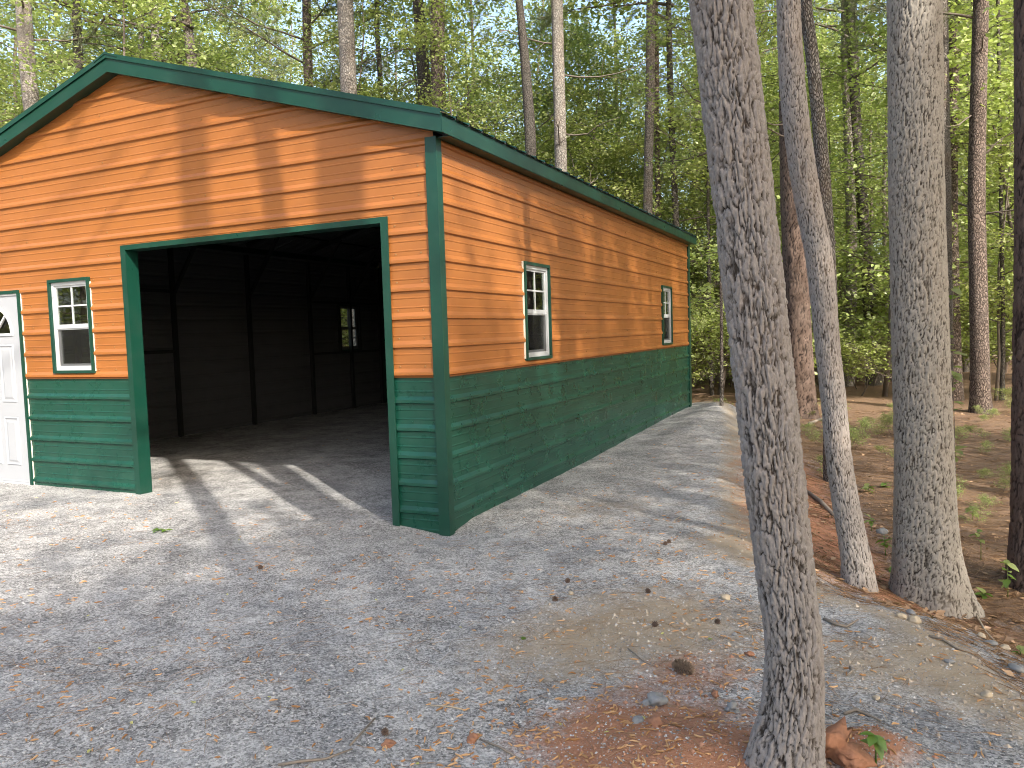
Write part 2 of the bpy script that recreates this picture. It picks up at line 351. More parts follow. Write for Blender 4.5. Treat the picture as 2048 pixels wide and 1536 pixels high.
def sheet(name, mat, place, a0, a1, z0, z1, holes=(), gable=False, off=0.0, parent=None):
    zs = [z for z in PZ if z0 < z < z1] + [z0, z1]
    for h in holes: zs += [z for z in h[2:4] if z0 < z < z1]
    if gable: zs += [ZWALL + 0.001]
    zs = sorted(set(round(z, 5) for z in zs)); mb = MB()
    def lim(z): return (roofz(HX) - 0.03 - z) / SL if gable else 1e9
    for za, zb in zip(zs[:-1], zs[1:]):
        zm = (za + zb) / 2; iv = [(a0, a1)]
        for h in holes:
            if h[2] < zm < h[3]:
                nv = []
                for s, e in iv:
                    if h[0] > s: nv.append((s, min(e, h[0])))
                    if h[1] < e: nv.append((max(s, h[1]), e))
                iv = [(s, e) for s, e in nv if e - s > 1e-4]
        oa, ob = np.interp(za, PZ, PO) + off, np.interp(zb, PZ, PO) + off
        for s, e in iv:
            la, lb = lim(za), lim(zb)
            p = [max(s, HX - la), min(e, HX + la), min(e, HX + lb), max(s, HX - lb)]
            if p[1] - p[0] < 1e-3: continue
            if p[2] < p[3]: p[2] = p[3] = (p[2] + p[3]) / 2
            b = len(mb.v); mb.v += [place(p[0], za, oa), place(p[1], za, oa), place(p[2], zb, ob), place(p[3], zb, ob)]
            mb.f.append((b, b + 1, b + 2, b + 3))
    return mb.build(name, mat, parent or garage)
F_ = lambda a, z, o: (a, -o, z)
S_ = lambda a, z, o: (o, a, z)
L_ = lambda a, z, o: (-W - o, a, z)
B_ = lambda a, z, o: (a, LEN + o, z)
OP = (-3.565, -0.485, -1, 2.525); WF = (-4.70, -4.125, 1.33, 2.25); DR = (-6.13, -5.25, -1, 2.17)
WS1 = (1.64, 2.24, 1.33, 2.25); WS2 = (7.20, 7.80, 1.33, 2.25); WL = (7.78, 8.38, 1.33, 2.25)
ZB = -0.06; ZS = ZT - 0.012
for nm, pl, a0, a1, holes, gab in (('front', F_, -W + 0.01, -0.01, (OP, WF, DR), True), ('side', S_, 0.01, LEN - 0.01, (WS1, WS2), False),
                                   ('left', L_, 0.01, LEN - 0.01, (WL,), False), ('back', B_, -W + 0.01, -0.01, (), True)):
    zt = roofz(HX) - 0.05 if gab else ZWALL + 0.03
    o = sheet('upper_siding', M_ORANGE, pl, a0, a1, ZS, zt, holes, gab, 0.003); o['label'] = 'ribbed orange steel siding of the %s wall' % nm
    for w0, w1 in (((a0, DR[0]), (DR[1], OP[0]), (OP[1], a1)) if nm == 'front' else ((a0, a1),)):
        o = sheet('wainscot_siding', M_GREEN, pl, w0, w1, ZB, ZS + 0.03, [h for h in holes if h not in (OP, DR)], False, 0.0); o['label'] = 'ribbed green steel wainscot of the %s wall' % nm
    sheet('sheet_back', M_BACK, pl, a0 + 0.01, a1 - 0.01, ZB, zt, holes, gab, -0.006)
# orange bottom lip
for pl, a0, a1, holes in ((F_, -W, 0, (OP, DR)), (S_, 0.01, LEN - 0.01, ())):
    mb = MB(); iv = [(-5.25, -3.565), (-0.485, -0.01)] if holes else [(a0, a1)]
    for s, e in iv:
        mb = MB(); r = [(ZS - 0.002, 0.002), (ZS - 0.006, 0.014), (ZS + 0.004, 0.022)]
        mb.loft([[pl(a, z, o) for z, o in r] for a in (s, e)])
        mb.build('lap_edge', M_ORANGE, garage)

# roof
def roof_sheet(name, mat, sgn, off, flatp=False):
    ys = []; os_ = []; y = -RAKE + 0.0
    k = 0
    prof = [(0.0, 0), (0.0655, 0), (0.0715, .0035), (0.0795, .0035), (0.0855, 0), (0.1417, 0), (0.1477, .0035), (0.1557, .0035), (0.1617, 0), (0.19, 0), (0.203, 0.019), (0.2156, 0.019)]
    while True:
        for a, b in prof:
            yy = -RAKE + k * RP + a
            if yy > LEN + RAKE: break
            ys.append(yy); os_.append(0 if flatp else b)
        k += 1
        if -RAKE + k * RP > LEN + RAKE: break
    ys.append(LEN + RAKE); os_.append(0)
    xs = [HX + sgn * 0.02, HX + sgn * 1.8, HX + sgn * (EAVE_X - HX + 0.015)]
    V = []; n = len(ys)
    for x in xs:
        for yy, oo in zip(ys, os_): V.append((x, yy, roofz(x) + oo + off))
    F = []
    for i in range(2):
        for j in range(n - 1): F.append((i * n + j, (i + 1) * n + j, (i + 1) * n + j + 1, i * n + j + 1))
    return put(name, np_mesh(name, np.array(V), np.array(F)), mat, garage)
roofs = []
for sgn in (1, -1):
    o = roof_sheet('roof_panel', M_TRIM, sgn, 0.0); roofs.append(o)
    roof_sheet('roof_underside', M_BACK, sgn, -0.012, False)
mb = MB()                                                        # ridge cap
for y0 in (0,):
    r = lambda y: [(HX - 0.16, y, roofz(HX - 0.16) + 0.022), (HX, y, roofz(HX) + 0.034), (HX + 0.16, y, roofz(HX + 0.16) + 0.022), (HX + 0.16, y, roofz(HX + 0.16) + 0.005), (HX, y, roofz(HX) + 0.014), (HX - 0.16, y, roofz(HX - 0.16) + 0.005)]
    mb.loft([r(-RAKE - 0.02), r(LEN + RAKE + 0.02)])
mb.build('ridge_cap', M_TRIM, garage)
for yf, sg, nm in ((-RAKE, 1, 'front'), (LEN + RAKE, -1, 'back')):          # rake boards, soffits and cap strips
    for sx in (-1, 1):
        xe = HX + sx * (EAVE_X - HX - 0.004); x0 = HX
        sec = lambda x, dy0, dy1, dz0, dz1: [(x, yf + sg * dy0, roofz(x) + dz0), (x, yf + sg * dy1, roofz(x) + dz0), (x, yf + sg * dy1, roofz(x) + dz1), (x, yf + sg * dy0, roofz(x) + dz1)]
        mb = MB(); mb.loft([sec(x0, 0.0, 0.006, -0.137, -0.010), sec(xe, 0.0, 0.006, -0.137, -0.010)]); mb.build('rake_fascia', M_TRIM, garage)
        mb = MB(); mb.loft([sec(x0, -0.003, 0.010, -0.147, -0.137), sec(xe, -0.003, 0.010, -0.147, -0.137)]); mb.build('rake_drip_edge', M_TRIM, garage)
        mb = MB(); mb.loft([sec(x0, 0.011, RAKE - 0.003, -0.142, -0.136), sec(xe, 0.011, RAKE - 0.003, -0.142, -0.136)]); mb.build('soffit', M_TRIM, garage)
        mb = MB(); mb.loft([sec(x0, -0.014, 0.09, 0.021, 0.027), sec(xe, -0.014, 0.09, 0.021, 0.027)])
        mb.loft([sec(x0, -0.014, -0.008, -0.020, 0.021), sec(xe, -0.014, -0.008, -0.020, 0.021)]); mb.build('rake_cap', M_TRIM, garage)
for sx in (-1, 1):                                               # eave fascia
    X0 = HX + sx * (EAVE_X - HX); ze = roofz(EAVE_X)
    a, b = sorted((X0, X0 - sx * 0.006)); c, d = sorted((X0 - sx * 0.007, HX + sx * 3.5 + sx * 0.002))
    mb = MB().box(a, b, -RAKE, LEN + RAKE, ze - 0.145, ze - 0.006); mb.build('eave_fascia', M_TRIM, garage)
    mb = MB().box(c, d, 0.0, LEN, ze - 0.15, ze - 0.144); mb.build('eave_soffit', M_TRIM, garage)
# corner posts
for x0, x1, y0, y1 in ((-0.075, 0.0255, -0.0255, 0.060), (-W - 0.0255, -W + 0.075, -0.0255, 0.060), (-0.095, 0.028, LEN - 0.095, LEN + 0.028), (-W - 0.028, -W + 0.095, LEN - 0.095, LEN + 0.028)):
    mb = MB(); cx0, cx1 = x0, x1
    mb.box(x0, x1, y0, y1, -0.09, ZWALL + 0.015)
    mb.build('corner_post', M_TRIM, garage)
# doorway trim
mb = MB().box(-3.602, -3.532, -0.026, -0.020, -0.05, 2.556).box(-3.541, -3.532, -0.0195, 0.115, -0.05, 2.513); j1 = mb.build('door_jamb', M_TRIM, garage)
mb = MB().box(-0.522, -0.452, -0.030, -0.022, -0.05, 2.556).box(-0.522, -0.513, -0.021, 0.135, -0.05, 2.513); mb.build('door_jamb', M_TRIM, garage)
mb = MB().box(-3.527, -0.523, -0.030, -0.022, 2.508, 2.556).box(-3.527, -0.523, -0.021, 0.135, 2.508, 2.514); mb.build('door_header', M_TRIM, garage)

# interior frame
frames = [0.10, 1.85, 3.52, 5.16, 6.81, 8.10, 9.18]
for i, y in enumerate(frames):
    zt = ZWALL - 0.02
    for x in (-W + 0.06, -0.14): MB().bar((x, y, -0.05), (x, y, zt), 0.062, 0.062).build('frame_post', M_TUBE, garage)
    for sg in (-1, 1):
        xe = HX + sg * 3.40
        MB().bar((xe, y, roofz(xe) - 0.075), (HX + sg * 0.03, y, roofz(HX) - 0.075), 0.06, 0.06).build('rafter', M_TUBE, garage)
        if 0 < i < len(frames) - 1:
            MB().bar((HX + sg * 3.42, y, 2.36), (HX + sg * 2.62, y, roofz(HX + 2.62) - 0.10), 0.045, 0.05).build('knee_brace', M_TUBE, garage)
for x in (-6.4, -5.6, -4.8, -4.0, -3.0, -2.2, -1.4, -0.6): MB().bar((x, 0.06, roofz(x) - 0.035), (x, LEN - 0.06, roofz(x) - 0.035), 0.05, 0.028).build('purlin', M_TUBE, garage)
for z in (1.45, 2.40): MB().bar((-W + 0.06, 1.9, z), (-W + 0.06, 3.48, z), 0.055, 0.055).build('wall_girt', M_TUBE, garage)
for z in (1.28, 2.31): MB().bar((-W + 0.05, 6.84, z), (-W + 0.05, 9.15, z), 0.05, 0.05).build('wall_girt', M_TUBE, garage)
for y in (7.74, 8.43): MB().bar((-W + 0.05, y, 1.3), (-W + 0.05, y, 2.3), 0.05, 0.05).build('window_stud', M_TUBE, garage)
MB().bar((-3.63, 0.05, -0.05), (-3.63, 0.05, ZWALL), 0.06, 0.06).build('frame_post', M_TUBE, garage)
MB().bar((-0.43, 0.05, -0.05), (-0.43, 0.05, ZWALL), 0.06, 0.06).build('frame_post', M_TUBE, garage)
MB().bar((-3.66, 0.05, 2.58), (-0.4, 0.05, 2.58), 0.06, 0.06).build('header_beam', M_TUBE, garage)

# windows
M_SHADEDV = flat('shaded_white_vinyl', (0.10, 0.10, 0.10), 0.5)  # white vinyl of the far window, backlit shade put into its colour
def window(pl, h, label, low_muntin=False, screen=True, inside_mirror=False):
    a0, a1, z0, z1 = h[0], h[1], h[2], h[3]
    def bx(mb, s, e, za, zb, o0, o1):
        pts = [pl(a, z, o) for z in (za, zb) for o in (o0, o1) for a in (s, e)]
        xs, ys, zs = zip(*pts); return mb.box(min(xs), max(xs), min(ys), max(ys), min(zs), max(zs))
    T = 0.030; mb = MB(); M_WHITE = M_SHADEDV if low_muntin else globals()['M_WHITE']
    bx(mb, a0 - T, a0, z0 - T, z1 + T, -0.02, 0.036); bx(mb, a1, a1 + T, z0 - T, z1 + T, -0.02, 0.036)
    bx(mb, a0, a1, z1, z1 + T, -0.02, 0.036); bx(mb, a0, a1, z0 - T, z0, -0.02, 0.036)
    o = mb.build('window', M_TRIM, garage); o['label'] = label
    zm = (z0 + z1) / 2 - 0.01
    def sub(n, mat, *boxes):
        m2 = MB()
        for b in boxes: bx(m2, *b)
        me = m2.mesh(n); q = put(n, me, mat, o, False); return q
    w_ = 0.034
    sub('frame', M_WHITE, (a0, a0 + w_, z0, z1, -0.03, 0.012), (a1 - w_, a1, z0, z1, -0.03, 0.012), (a0 + w_, a1 - w_, z1 - w_, z1, -0.03, 0.012), (a0 + w_, a1 - w_, z0, z0 + w_ + 0.012, -0.03, 0.012))
    s_ = 0.022
    b0, b1 = a0 + w_, a1 - w_
    sub('upper_sash', M_WHITE, (b0, b0 + s_, zm + 0.03, z1 - w_, -0.022, -0.002), (b1 - s_, b1, zm + 0.03, z1 - w_, -0.022, -0.002), (b0 + s_, b1 - s_, z1 - w_ - s_, z1 - w_, -0.022, -0.002))
    sub('meeting_rail', M_WHITE, (b0, b1, zm - 0.012, zm + 0.03, -0.028, 0.003), (b0, b1, zm - 0.026, zm - 0.013, -0.03, -0.006))
    sub('lower_sash', M_WHITE, (b0, b0 + s_, z0 + w_ + 0.012, zm - 0.026, -0.034, -0.018), (b1 - s_, b1, z0 + w_ + 0.012, zm - 0.026, -0.034, -0.018), (b0 + s_, b1 - s_, z0 + w_ + 0.012, z0 + w_ + 0.035, -0.034, -0.018))
    am = (a0 + a1) / 2; zu = (zm + 0.03 + z1 - w_ - s_) / 2
    sub('muntin', M_WHITE, (am - 0.008, am + 0.008, zm + 0.03, z1 - w_ - s_, -0.020, -0.005))
    sub('muntin', M_WHITE, (b0 + s_, am - 0.0081, zu - 0.008, zu + 0.008, -0.020, -0.005), (am + 0.0081, b1 - s_, zu - 0.008, zu + 0.008, -0.020, -0.005))
    for (p, q) in ((b0 + s_, am - 0.008), (am + 0.008, b1 - s_)):
        for (r, t) in ((zm + 0.03, zu - 0.008), (zu + 0.008, z1 - w_ - s_)): sub('pane', M_GLASS, (p, q, r, t, -0.0145, -0.0105))
    zl0, zl1 = z0 + w_ + 0.035, zm - 0.026
    if low_muntin:
        zc = (zl0 + zl1) / 2
        sub('muntin', M_WHITE, (am - 0.008, am + 0.008, zl0, zl1, -0.033, -0.020)); sub('muntin', M_WHITE, (b0 + s_, am - 0.0081, zc - 0.008, zc + 0.008, -0.033, -0.020), (am + 0.0081, b1 - s_, zc - 0.008, zc + 0.008, -0.033, -0.020))
        for (p, q) in ((b0 + s_, am - 0.008), (am + 0.008, b1 - s_)):
            for (r, t) in ((zl0, zc - 0.008), (zc + 0.008, zl1)): sub('pane', M_GLASS, (p, q, r, t, -0.0285, -0.0245))
    else:
        sub('pane', M_GLASS, (b0 + s_, b1 - s_, zl0, zl1, -0.028, -0.024))
        if screen:
            mS = MB(); q = [pl(b0, z0 + w_ + 0.012, -0.009), pl(b1, z0 + w_ + 0.012, -0.009), pl(b1, zm - 0.026, -0.009), pl(b0, zm - 0.026, -0.009)]
            mS.v = q; mS.f = [(0, 1, 2, 3)]; put('insect_screen', mS.mesh('insect_screen'), M_SCREEN, o, False)
    return o
w1 = window(F_, WF, 'green framed window in the front wall beside the white door')
w2 = window(S_, WS1, 'nearer green framed window in the side wall')
w3 = window(S_, WS2, 'farther green framed window in the side wall')
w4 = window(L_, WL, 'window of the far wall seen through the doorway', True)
# white edge of the cut siding beside the trims
for s, za, zb in ((-4.094, 1.32, 2.28), (-5.214, 0.05, 2.19)):
    mb = MB()
    for k in range(int((zb - za) / 0.0762)):
        z = za + k * 0.0762; mb.box(s, s + 0.002 + 0.002 * ((k * 7) % 3), -0.016, -0.004, z, z + 0.0758)
    mb.build('sealing_strip', M_FOAM, garage)
mb = MB(); mb.box(-0.004 + 0.008, 0.02, 1.600, 1.608, 1.32, 2.28); mb.build('sealing_strip', M_FOAM, garage)

# entry door
dx0, dx1, dz0, dz1 = -6.13, -5.25, 0.085, 2.17
d = MB().box(-5.25, -5.215, -0.034, 0.03, 0.03, dz1 + 0.035).box(-6.165, -6.13, -0.034, 0.03, 0.03, dz1 + 0.035).box(-6.13, -5.25, -0.034, 0.03, dz1, dz1 + 0.035)
door = d.build('entry_door', M_TRIM, garage); door['label'] = 'white panelled entry door with fan light and green surround'
def dsub(n, mb, mat, smooth=False): return put(n, mb.mesh(n, smooth), mat, door, False)
dsub('door_stop', MB().box(-5.268, -5.2501, -0.024, 0.03, 0.05, dz1 - 0.0001).box(-6.1299, -6.112, -0.024, 0.03, 0.05, dz1 - 0.0001).box(-6.112, -5.268, -0.024, 0.03, dz1 - 0.018, dz1 - 0.0001), M_WHITE)
dsub('threshold', MB().box(-6.112, -5.268, -0.030, 0.03, 0.045, 0.095), M_WHITE)
AR, ACX, ACZ = 0.275, -5.69, 1.745
mb = MB(); N = 20                                                     # leaf with a half-round opening
mb.box(-6.112, -5.268, -0.012, 0.028, 0.098, ACZ)
arc = [(ACX + AR * math.cos(math.pi * k / N), ACZ + AR * math.sin(math.pi * k / N)) for k in range(N + 1)]
def frontquad(p): 
    b = len(mb.v); mb.v += [(x, -0.012, z) for x, z in p] + [(x, 0.028, z) for x, z in p]; n = len(p)
    mb.f.append(tuple(range(b, b + n))); mb.f.append(tuple(reversed(range(b + n, b + 2 * n))))
    for i in range(n): j = (i + 1) % n; mb.f.append((b + i, b + n + i, b + n + j, b + j))
zt_ = dz1 - 0.018
frontquad([(ACX + AR, ACZ), (-5.268, ACZ), (-5.268, zt_), (ACX + AR, zt_)]); frontquad([(-6.112, ACZ), (ACX - AR, ACZ), (ACX - AR, zt_), (-6.112, zt_)])
for k in range(N):
    (x0, z0), (x1, z1) = arc[k], arc[k + 1]; frontquad([(x1, z1), (x0, z0), (x0, zt_), (x1, zt_)])
dsub('door_leaf', mb, M_DOOR)
def molding(x0, x1, z0, z1):
    mb = MB()
    for i, (ins, o0) in enumerate(((0.0, -0.012), (0.012, -0.021), (0.026, -0.0125), (0.040, -0.0125), (0.060, -0.019))):
        b = len(mb.v); mb.v += [(x0 + ins, o0, z0 + ins), (x1 - ins, o0, z0 + ins), (x1 - ins, o0, z1 - ins), (x0 + ins, o0, z1 - ins)]
        if i:
            for k in range(4): mb.f.append((b - 4 + k, b - 4 + (k + 1) % 4, b + (k + 1) % 4, b + k))
    mb.f.append((b, b + 1, b + 2, b + 3)); dsub('raised_panel', mb, M_DOOR)
for x0, x1 in ((-5.65, -5.40), (-5.98, -5.73)):
    molding(x0, x1, 0.98, 1.62); molding(x0, x1, 0.28, 0.82)
mb = MB()
for k in range(N):
    for ra, rb, o0 in ((AR - 0.002, AR + 0.028, -0.024),):
        a0_, a1_ = math.pi * k / N, math.pi * (k + 1) / N
        ring = lambda a: [(ACX + ra * math.cos(a), -0.0125, ACZ + ra * math.sin(a)), (ACX + rb * math.cos(a), -0.0125, ACZ + rb * math.sin(a)), (ACX + rb * math.cos(a), o0, ACZ + rb * math.sin(a)), (ACX + ra * math.cos(a), o0, ACZ + ra * math.sin(a))]
        mb.loft([ring(a0_), ring(a1_)], caps=False)
mb.box(ACX - AR - 0.028, ACX + AR + 0.028, -0.024, -0.0125, ACZ - 0.028, ACZ)
for a in (45, 90, 135): c_, s_ = math.cos(math.radians(a)), math.sin(math.radians(a)); mb.bar((ACX + 0.09 * c_, -0.012, ACZ + 0.09 * s_), (ACX + AR * c_, -0.012, ACZ + AR * s_), 0.02, 0.022)
dsub('fan_light_frame', mb, M_WHITE)
mb = MB(); mb.v = [(ACX, 0.008, ACZ)] + [(x, 0.008, z) for x, z in arc]; mb.f = [(0, k + 1, k + 2) for k in range(N)]; dsub('pane', mb, M_GLASS)
mb = MB(); mb.tube([(-6.05, -0.012, 1.0), (-6.05, -0.06, 1.0), (-6.05, -0.085, 1.0)], [0.02, 0.018, 0.03], 10); dsub('knob', mb, M_TUBE, True)

# screws
def screws(pl, cols, mat, z0, z1, label, skip=()):
    mb = MB()
    for a in cols:
        for k in range(-6, 14):
            z = ZT + 0.022 + k * RP + 0.052
            if not (z0 < z < z1) or any(h[0] - 0.03 < a < h[1] + 0.03 and h[2] < z < h[3] for h in skip): continue
            if pl is F_ and z > roofz(a) - 0.3: continue
            r = 0.0065
            ring = lambda o, q: [pl(a + q * math.cos(t), z + q * math.sin(t), o) for t in [math.pi / 3 * i for i in range(6)]]
            mb.loft([ring(0.001, r * 1.35), ring(0.004, r * 1.3), ring(0.0042, r * 0.8), ring(0.010, r * 0.7)])
    if mb.v:
        o = mb.build('screw_heads', mat, garage); o['kind'] = 'stuff'
screws(F_, (-6.6, -5.05, -3.80, -2.45, -0.85 + 0.45, -0.16), M_SCREW, ZS, 4.2, '', (OP, WF, DR))
screws(S_, (1.56, 3.45, 5.2, 6.9, 8.2), M_SCREW, ZS, 3.05, '', (WS1, WS2))
screws(S_, (1.56, 3.45, 5.2, 6.9, 8.2), M_GREEN, -0.1, ZS, ''); screws(F_, (-5.17, -0.30), M_GREEN, 0.1, ZS, '', (OP, DR))
screws(F_, (-4.05, -5.17), M_SCREW, ZS, 2.3, '', (OP, WF, DR))

# ------------------------------------------------------------------ trees
def vnoise(u, v, nu, fu, fv, rg):
    "smooth value noise, periodic in u over nu cells"
    T = rg.random((nu, 256)); x = u * fu; y = v * fv; i = np.floor(x).astype(int); j = np.floor(y).astype(int); a = x - i; b = y - j
    a = a * a * (3 - 2 * a); b = b * b * (3 - 2 * b); g = lambda p, q: T[p % nu, q % 256]
    return (g(i, j) * (1 - a) + g(i + 1, j) * a) * (1 - b) + (g(i, j + 1) * (1 - a) + g(i + 1, j + 1) * a) * b - 0.5
def bark_relief(u, v, per, cu, cv, seed, sharp=0.28, warp=1.0):
    "cells of bark stretched along the trunk; returns 0 in the furrow, 1 on the ridge"
    nu = max(5, int(round(per / cu))); cu = per / nu; rg = np.random.default_rng(seed)
    T = rg.random((nu, 512, 2)); H = rg.random((nu, 512))
    w1 = vnoise(u, v, nu, 1 / cu, 1.1 / cv, rg); w2 = vnoise(u, v, nu * 3, 3 / cu, 4.0 / cv, rg); w3 = vnoise(u, v, nu * 2, 2 / cu, 2.2 / cv, rg); w4 = vnoise(u, v, nu * 4, 4 / cu, 6 / cv, rg)
    uu = u + cu * warp * (0.9 * w1 + 0.5 * w2); vv = v + cv * warp * (0.9 * w3 + 0.4 * w4)
    iu = np.floor(uu / cu).astype(int); iv = np.floor(vv / cv).astype(int); fu = uu / cu; fv = vv / cv
    f1 = np.full(u.shape, 9.0); f2 = np.full(u.shape, 9.0); hh = np.zeros(u.shape)
    for a in (-1, 0, 1):
        for b in (-1, 0, 1):
            ca = iu + a; cb = iv + b; j = T[ca % nu, cb % 512]
            dd = np.hypot(ca + j[..., 0] - fu, (cb + j[..., 1] - fv) * 0.9)
            m = dd < f1; f2 = np.where(m, f1, np.minimum(f2, dd)); hh = np.where(m, H[ca % nu, cb % 512], hh); f1 = np.where(m, dd, f1)
    e = np.clip((f2 - f1) / sharp, 0, 1); e = e * e * (3 - 2 * e)
    # furrows open and close along their length
    o = np.clip(0.5 + 2.2 * vnoise(u, v, nu * 2, 2 / cu, 1.6 / cv, rg), 0.0, 1.0)
    return np.maximum(e, 0.30 * (1 - o)), hh
def catmull(P, n):
    P = np.asarray(P, float); t = np.linspace(0, len(P) - 1, n); out = []
    Q = np.vstack([2 * P[0] - P[1], P, 2 * P[-1] - P[-2]])
    for s in t:
        i = min(int(s), len(P) - 2); f = s - i; a, b, c, d_ = Q[i:i + 4]
        out.append(0.5 * (2 * b + (c - a) * f + (2 * a - 5 * b + 4 * c - d_) * f * f + (3 * b - a - 3 * c + d_) * f ** 3))
    return np.array(out)
def trunk_mesh(name, path, rad, n=16, rows=40, fine_to=None, cell=None, relief=0.0, seed=1, flare=0.0, lobes=0.04):
    "path: points root to top; rad: radius at each; fine_to: height up to which rows are dense"
    C = catmull(np.c_[path, rad], 400); seg = np.r_[0, np.cumsum(np.linalg.norm(np.diff(C[:, :3], axis=0), axis=1))]
    if fine_to:
        nf = int(rows * 0.92); s = np.r_[np.linspace(0, fine_to, nf), np.linspace(fine_to, seg[-1], rows - nf + 1)[1:]]
    else: s = np.linspace(0, seg[-1], rows)
    P = np.stack([np.interp(s, seg, C[:, k]) for k in range(4)], -1)
    T = np.gradient(P[:, :3], s, axis=0); T /= np.linalg.norm(T, axis=1)[:, None]
    A = np.cross(np.tile([0.0, 1.0, 0.0], (len(s), 1)), T); A /= np.linalg.norm(A, axis=1)[:, None]; B = np.cross(T, A)
    th = np.linspace(0, 2 * np.pi, n, endpoint=False); rg = np.random.default_rng(seed)
    R = P[:, 3][:, None] * (1 + lobes * np.sin(2 * th + rg.uniform(0, 6) + s[:, None] * 0.6) + lobes * 0.6 * np.sin(3 * th + rg.uniform(0, 6) - s[:, None] * 0.9))
    if flare:
        k = np.exp(-s / (rad[0] * 1.6))[:, None]
        R = R * (1 + flare * k * (0.45 + 0.55 * np.abs(np.sin(2.5 * th + rg.uniform(0, 6))) ** 1.5))
    attrs = {}
    if cell:
        per = 2 * np.pi * float(np.mean(rad[:3])); U, Vv = np.meshgrid(th / (2 * np.pi) * per, s)
        e, hh = bark_relief(U, Vv, per, cell[0], cell[1], seed, 0.30); e2, h2 = bark_relief(U, Vv, per, cell[0] * 0.40, cell[1] * 0.34, seed + 5, 0.30)
        gr = np.random.default_rng(seed + 9); ng = max(8, int(per / 0.006)); fn = vnoise(U, Vv, ng, ng / per, 110.0, gr) + 0.6 * vnoise(U, Vv, ng * 2, 2 * ng / per, 230.0, gr)
        rel = e * (0.62 + 0.38 * hh) * (0.70 + 0.30 * e2) + 0.22 * fn
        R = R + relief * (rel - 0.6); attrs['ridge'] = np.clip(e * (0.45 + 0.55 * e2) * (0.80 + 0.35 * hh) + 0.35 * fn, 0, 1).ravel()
    V = P[:, None, :3] + A[:, None, :] * (np.cos(th)[None, :, None] * R[..., None]) + B[:, None, :] * (np.sin(th)[None, :, None] * R[..., None])
    idx = np.arange(len(s) * n).reshape(len(s), n); j = np.roll(idx, -1, 1)
    F = np.stack([idx[:-1], j[:-1], j[1:], idx[1:]], -1).reshape(-1, 4)
    return np_mesh(name, V.reshape(-1, 3), F, attrs, True)

def leaves_mesh(name, pos, size, rg, flatness=0.6, aspect=0.75, droop=0.15):
    "kite shaped leaves folded along the midrib"
    n = len(pos); nrm = rg.normal(size=(n, 3)) * (1 - flatness) + np.array([0, 0, 1.0]) * (flatness + 0.15); nrm /= np.linalg.norm(nrm, axis=1)[:, None]
    a = rg.uniform(0, 2 * np.pi, n); t = np.stack([np.cos(a), np.sin(a), rg.normal(size=n) * 0.3 - droop], -1)
    t -= nrm * np.sum(t * nrm, 1)[:, None]; t /= np.linalg.norm(t, axis=1)[:, None]; b = np.cross(nrm, t)
    L = size * rg.uniform(0.65, 1.25, n); Wd = L * aspect * rg.uniform(0.8, 1.15, n); fold = L * rg.uniform(0.03, 0.16, n)
    p0 = pos; p2 = pos + t * L[:, None]; m = pos + t * (L * 0.42)[:, None]
    p1 = m + b * (Wd / 2)[:, None] + nrm * fold[:, None]; p3 = m - b * (Wd / 2)[:, None] + nrm * fold[:, None]
    V = np.stack([p0, p1, p2, p3], 1).reshape(-1, 3); i = np.arange(n)[:, None] * 4
    F = np.concatenate([i + [[0, 1, 2]], i + [[0, 2, 3]]]); r = np.repeat(rg.random(n), 4)
    return np_mesh(name, V, F, {'rnd': r})
def needles_mesh(name, tips, dirs, rg, per=26, L=0.20, wd=0.0035):
    n = len(tips) * per; base_ = np.repeat(tips, per, 0); d0 = np.repeat(dirs, per, 0)
    d_ = d0 * 0.55 + rg.normal(size=(n, 3)) * 0.62; d_ /= np.linalg.norm(d_, axis=1)[:, None]
    base_ = base_ - d0 * rg.uniform(0, 0.22, n)[:, None]
    sd = np.cross(d_, rg.normal(size=(n, 3))); sd /= np.linalg.norm(sd, axis=1)[:, None]
    l = (L * rg.uniform(0.7, 1.2, n))[:, None]
    V = np.stack([base_ - sd * wd, base_ + sd * wd, base_ + d_ * l], 1).reshape(-1, 3)
    F = np.arange(n * 3).reshape(n, 3); return np_mesh(name, V, F, {'rnd': np.repeat(rg.random(n), 3)})
def limb(mb, p, d, L, r0, r1, rg, sag=0.0, n=5, seg=5, wob=0.12):
    pts = [np.array(p, float)]; dd = np.array(d, float)
    for i in range(seg):
        dd = dd + rg.normal(size=3) * wob + np.array([0, 0, sag]); dd /= np.linalg.norm(dd); pts.append(pts[-1] + dd * L / seg)
    mb.tube(pts, list(np.linspace(r0, r1, seg + 1)), n); return np.array(pts)
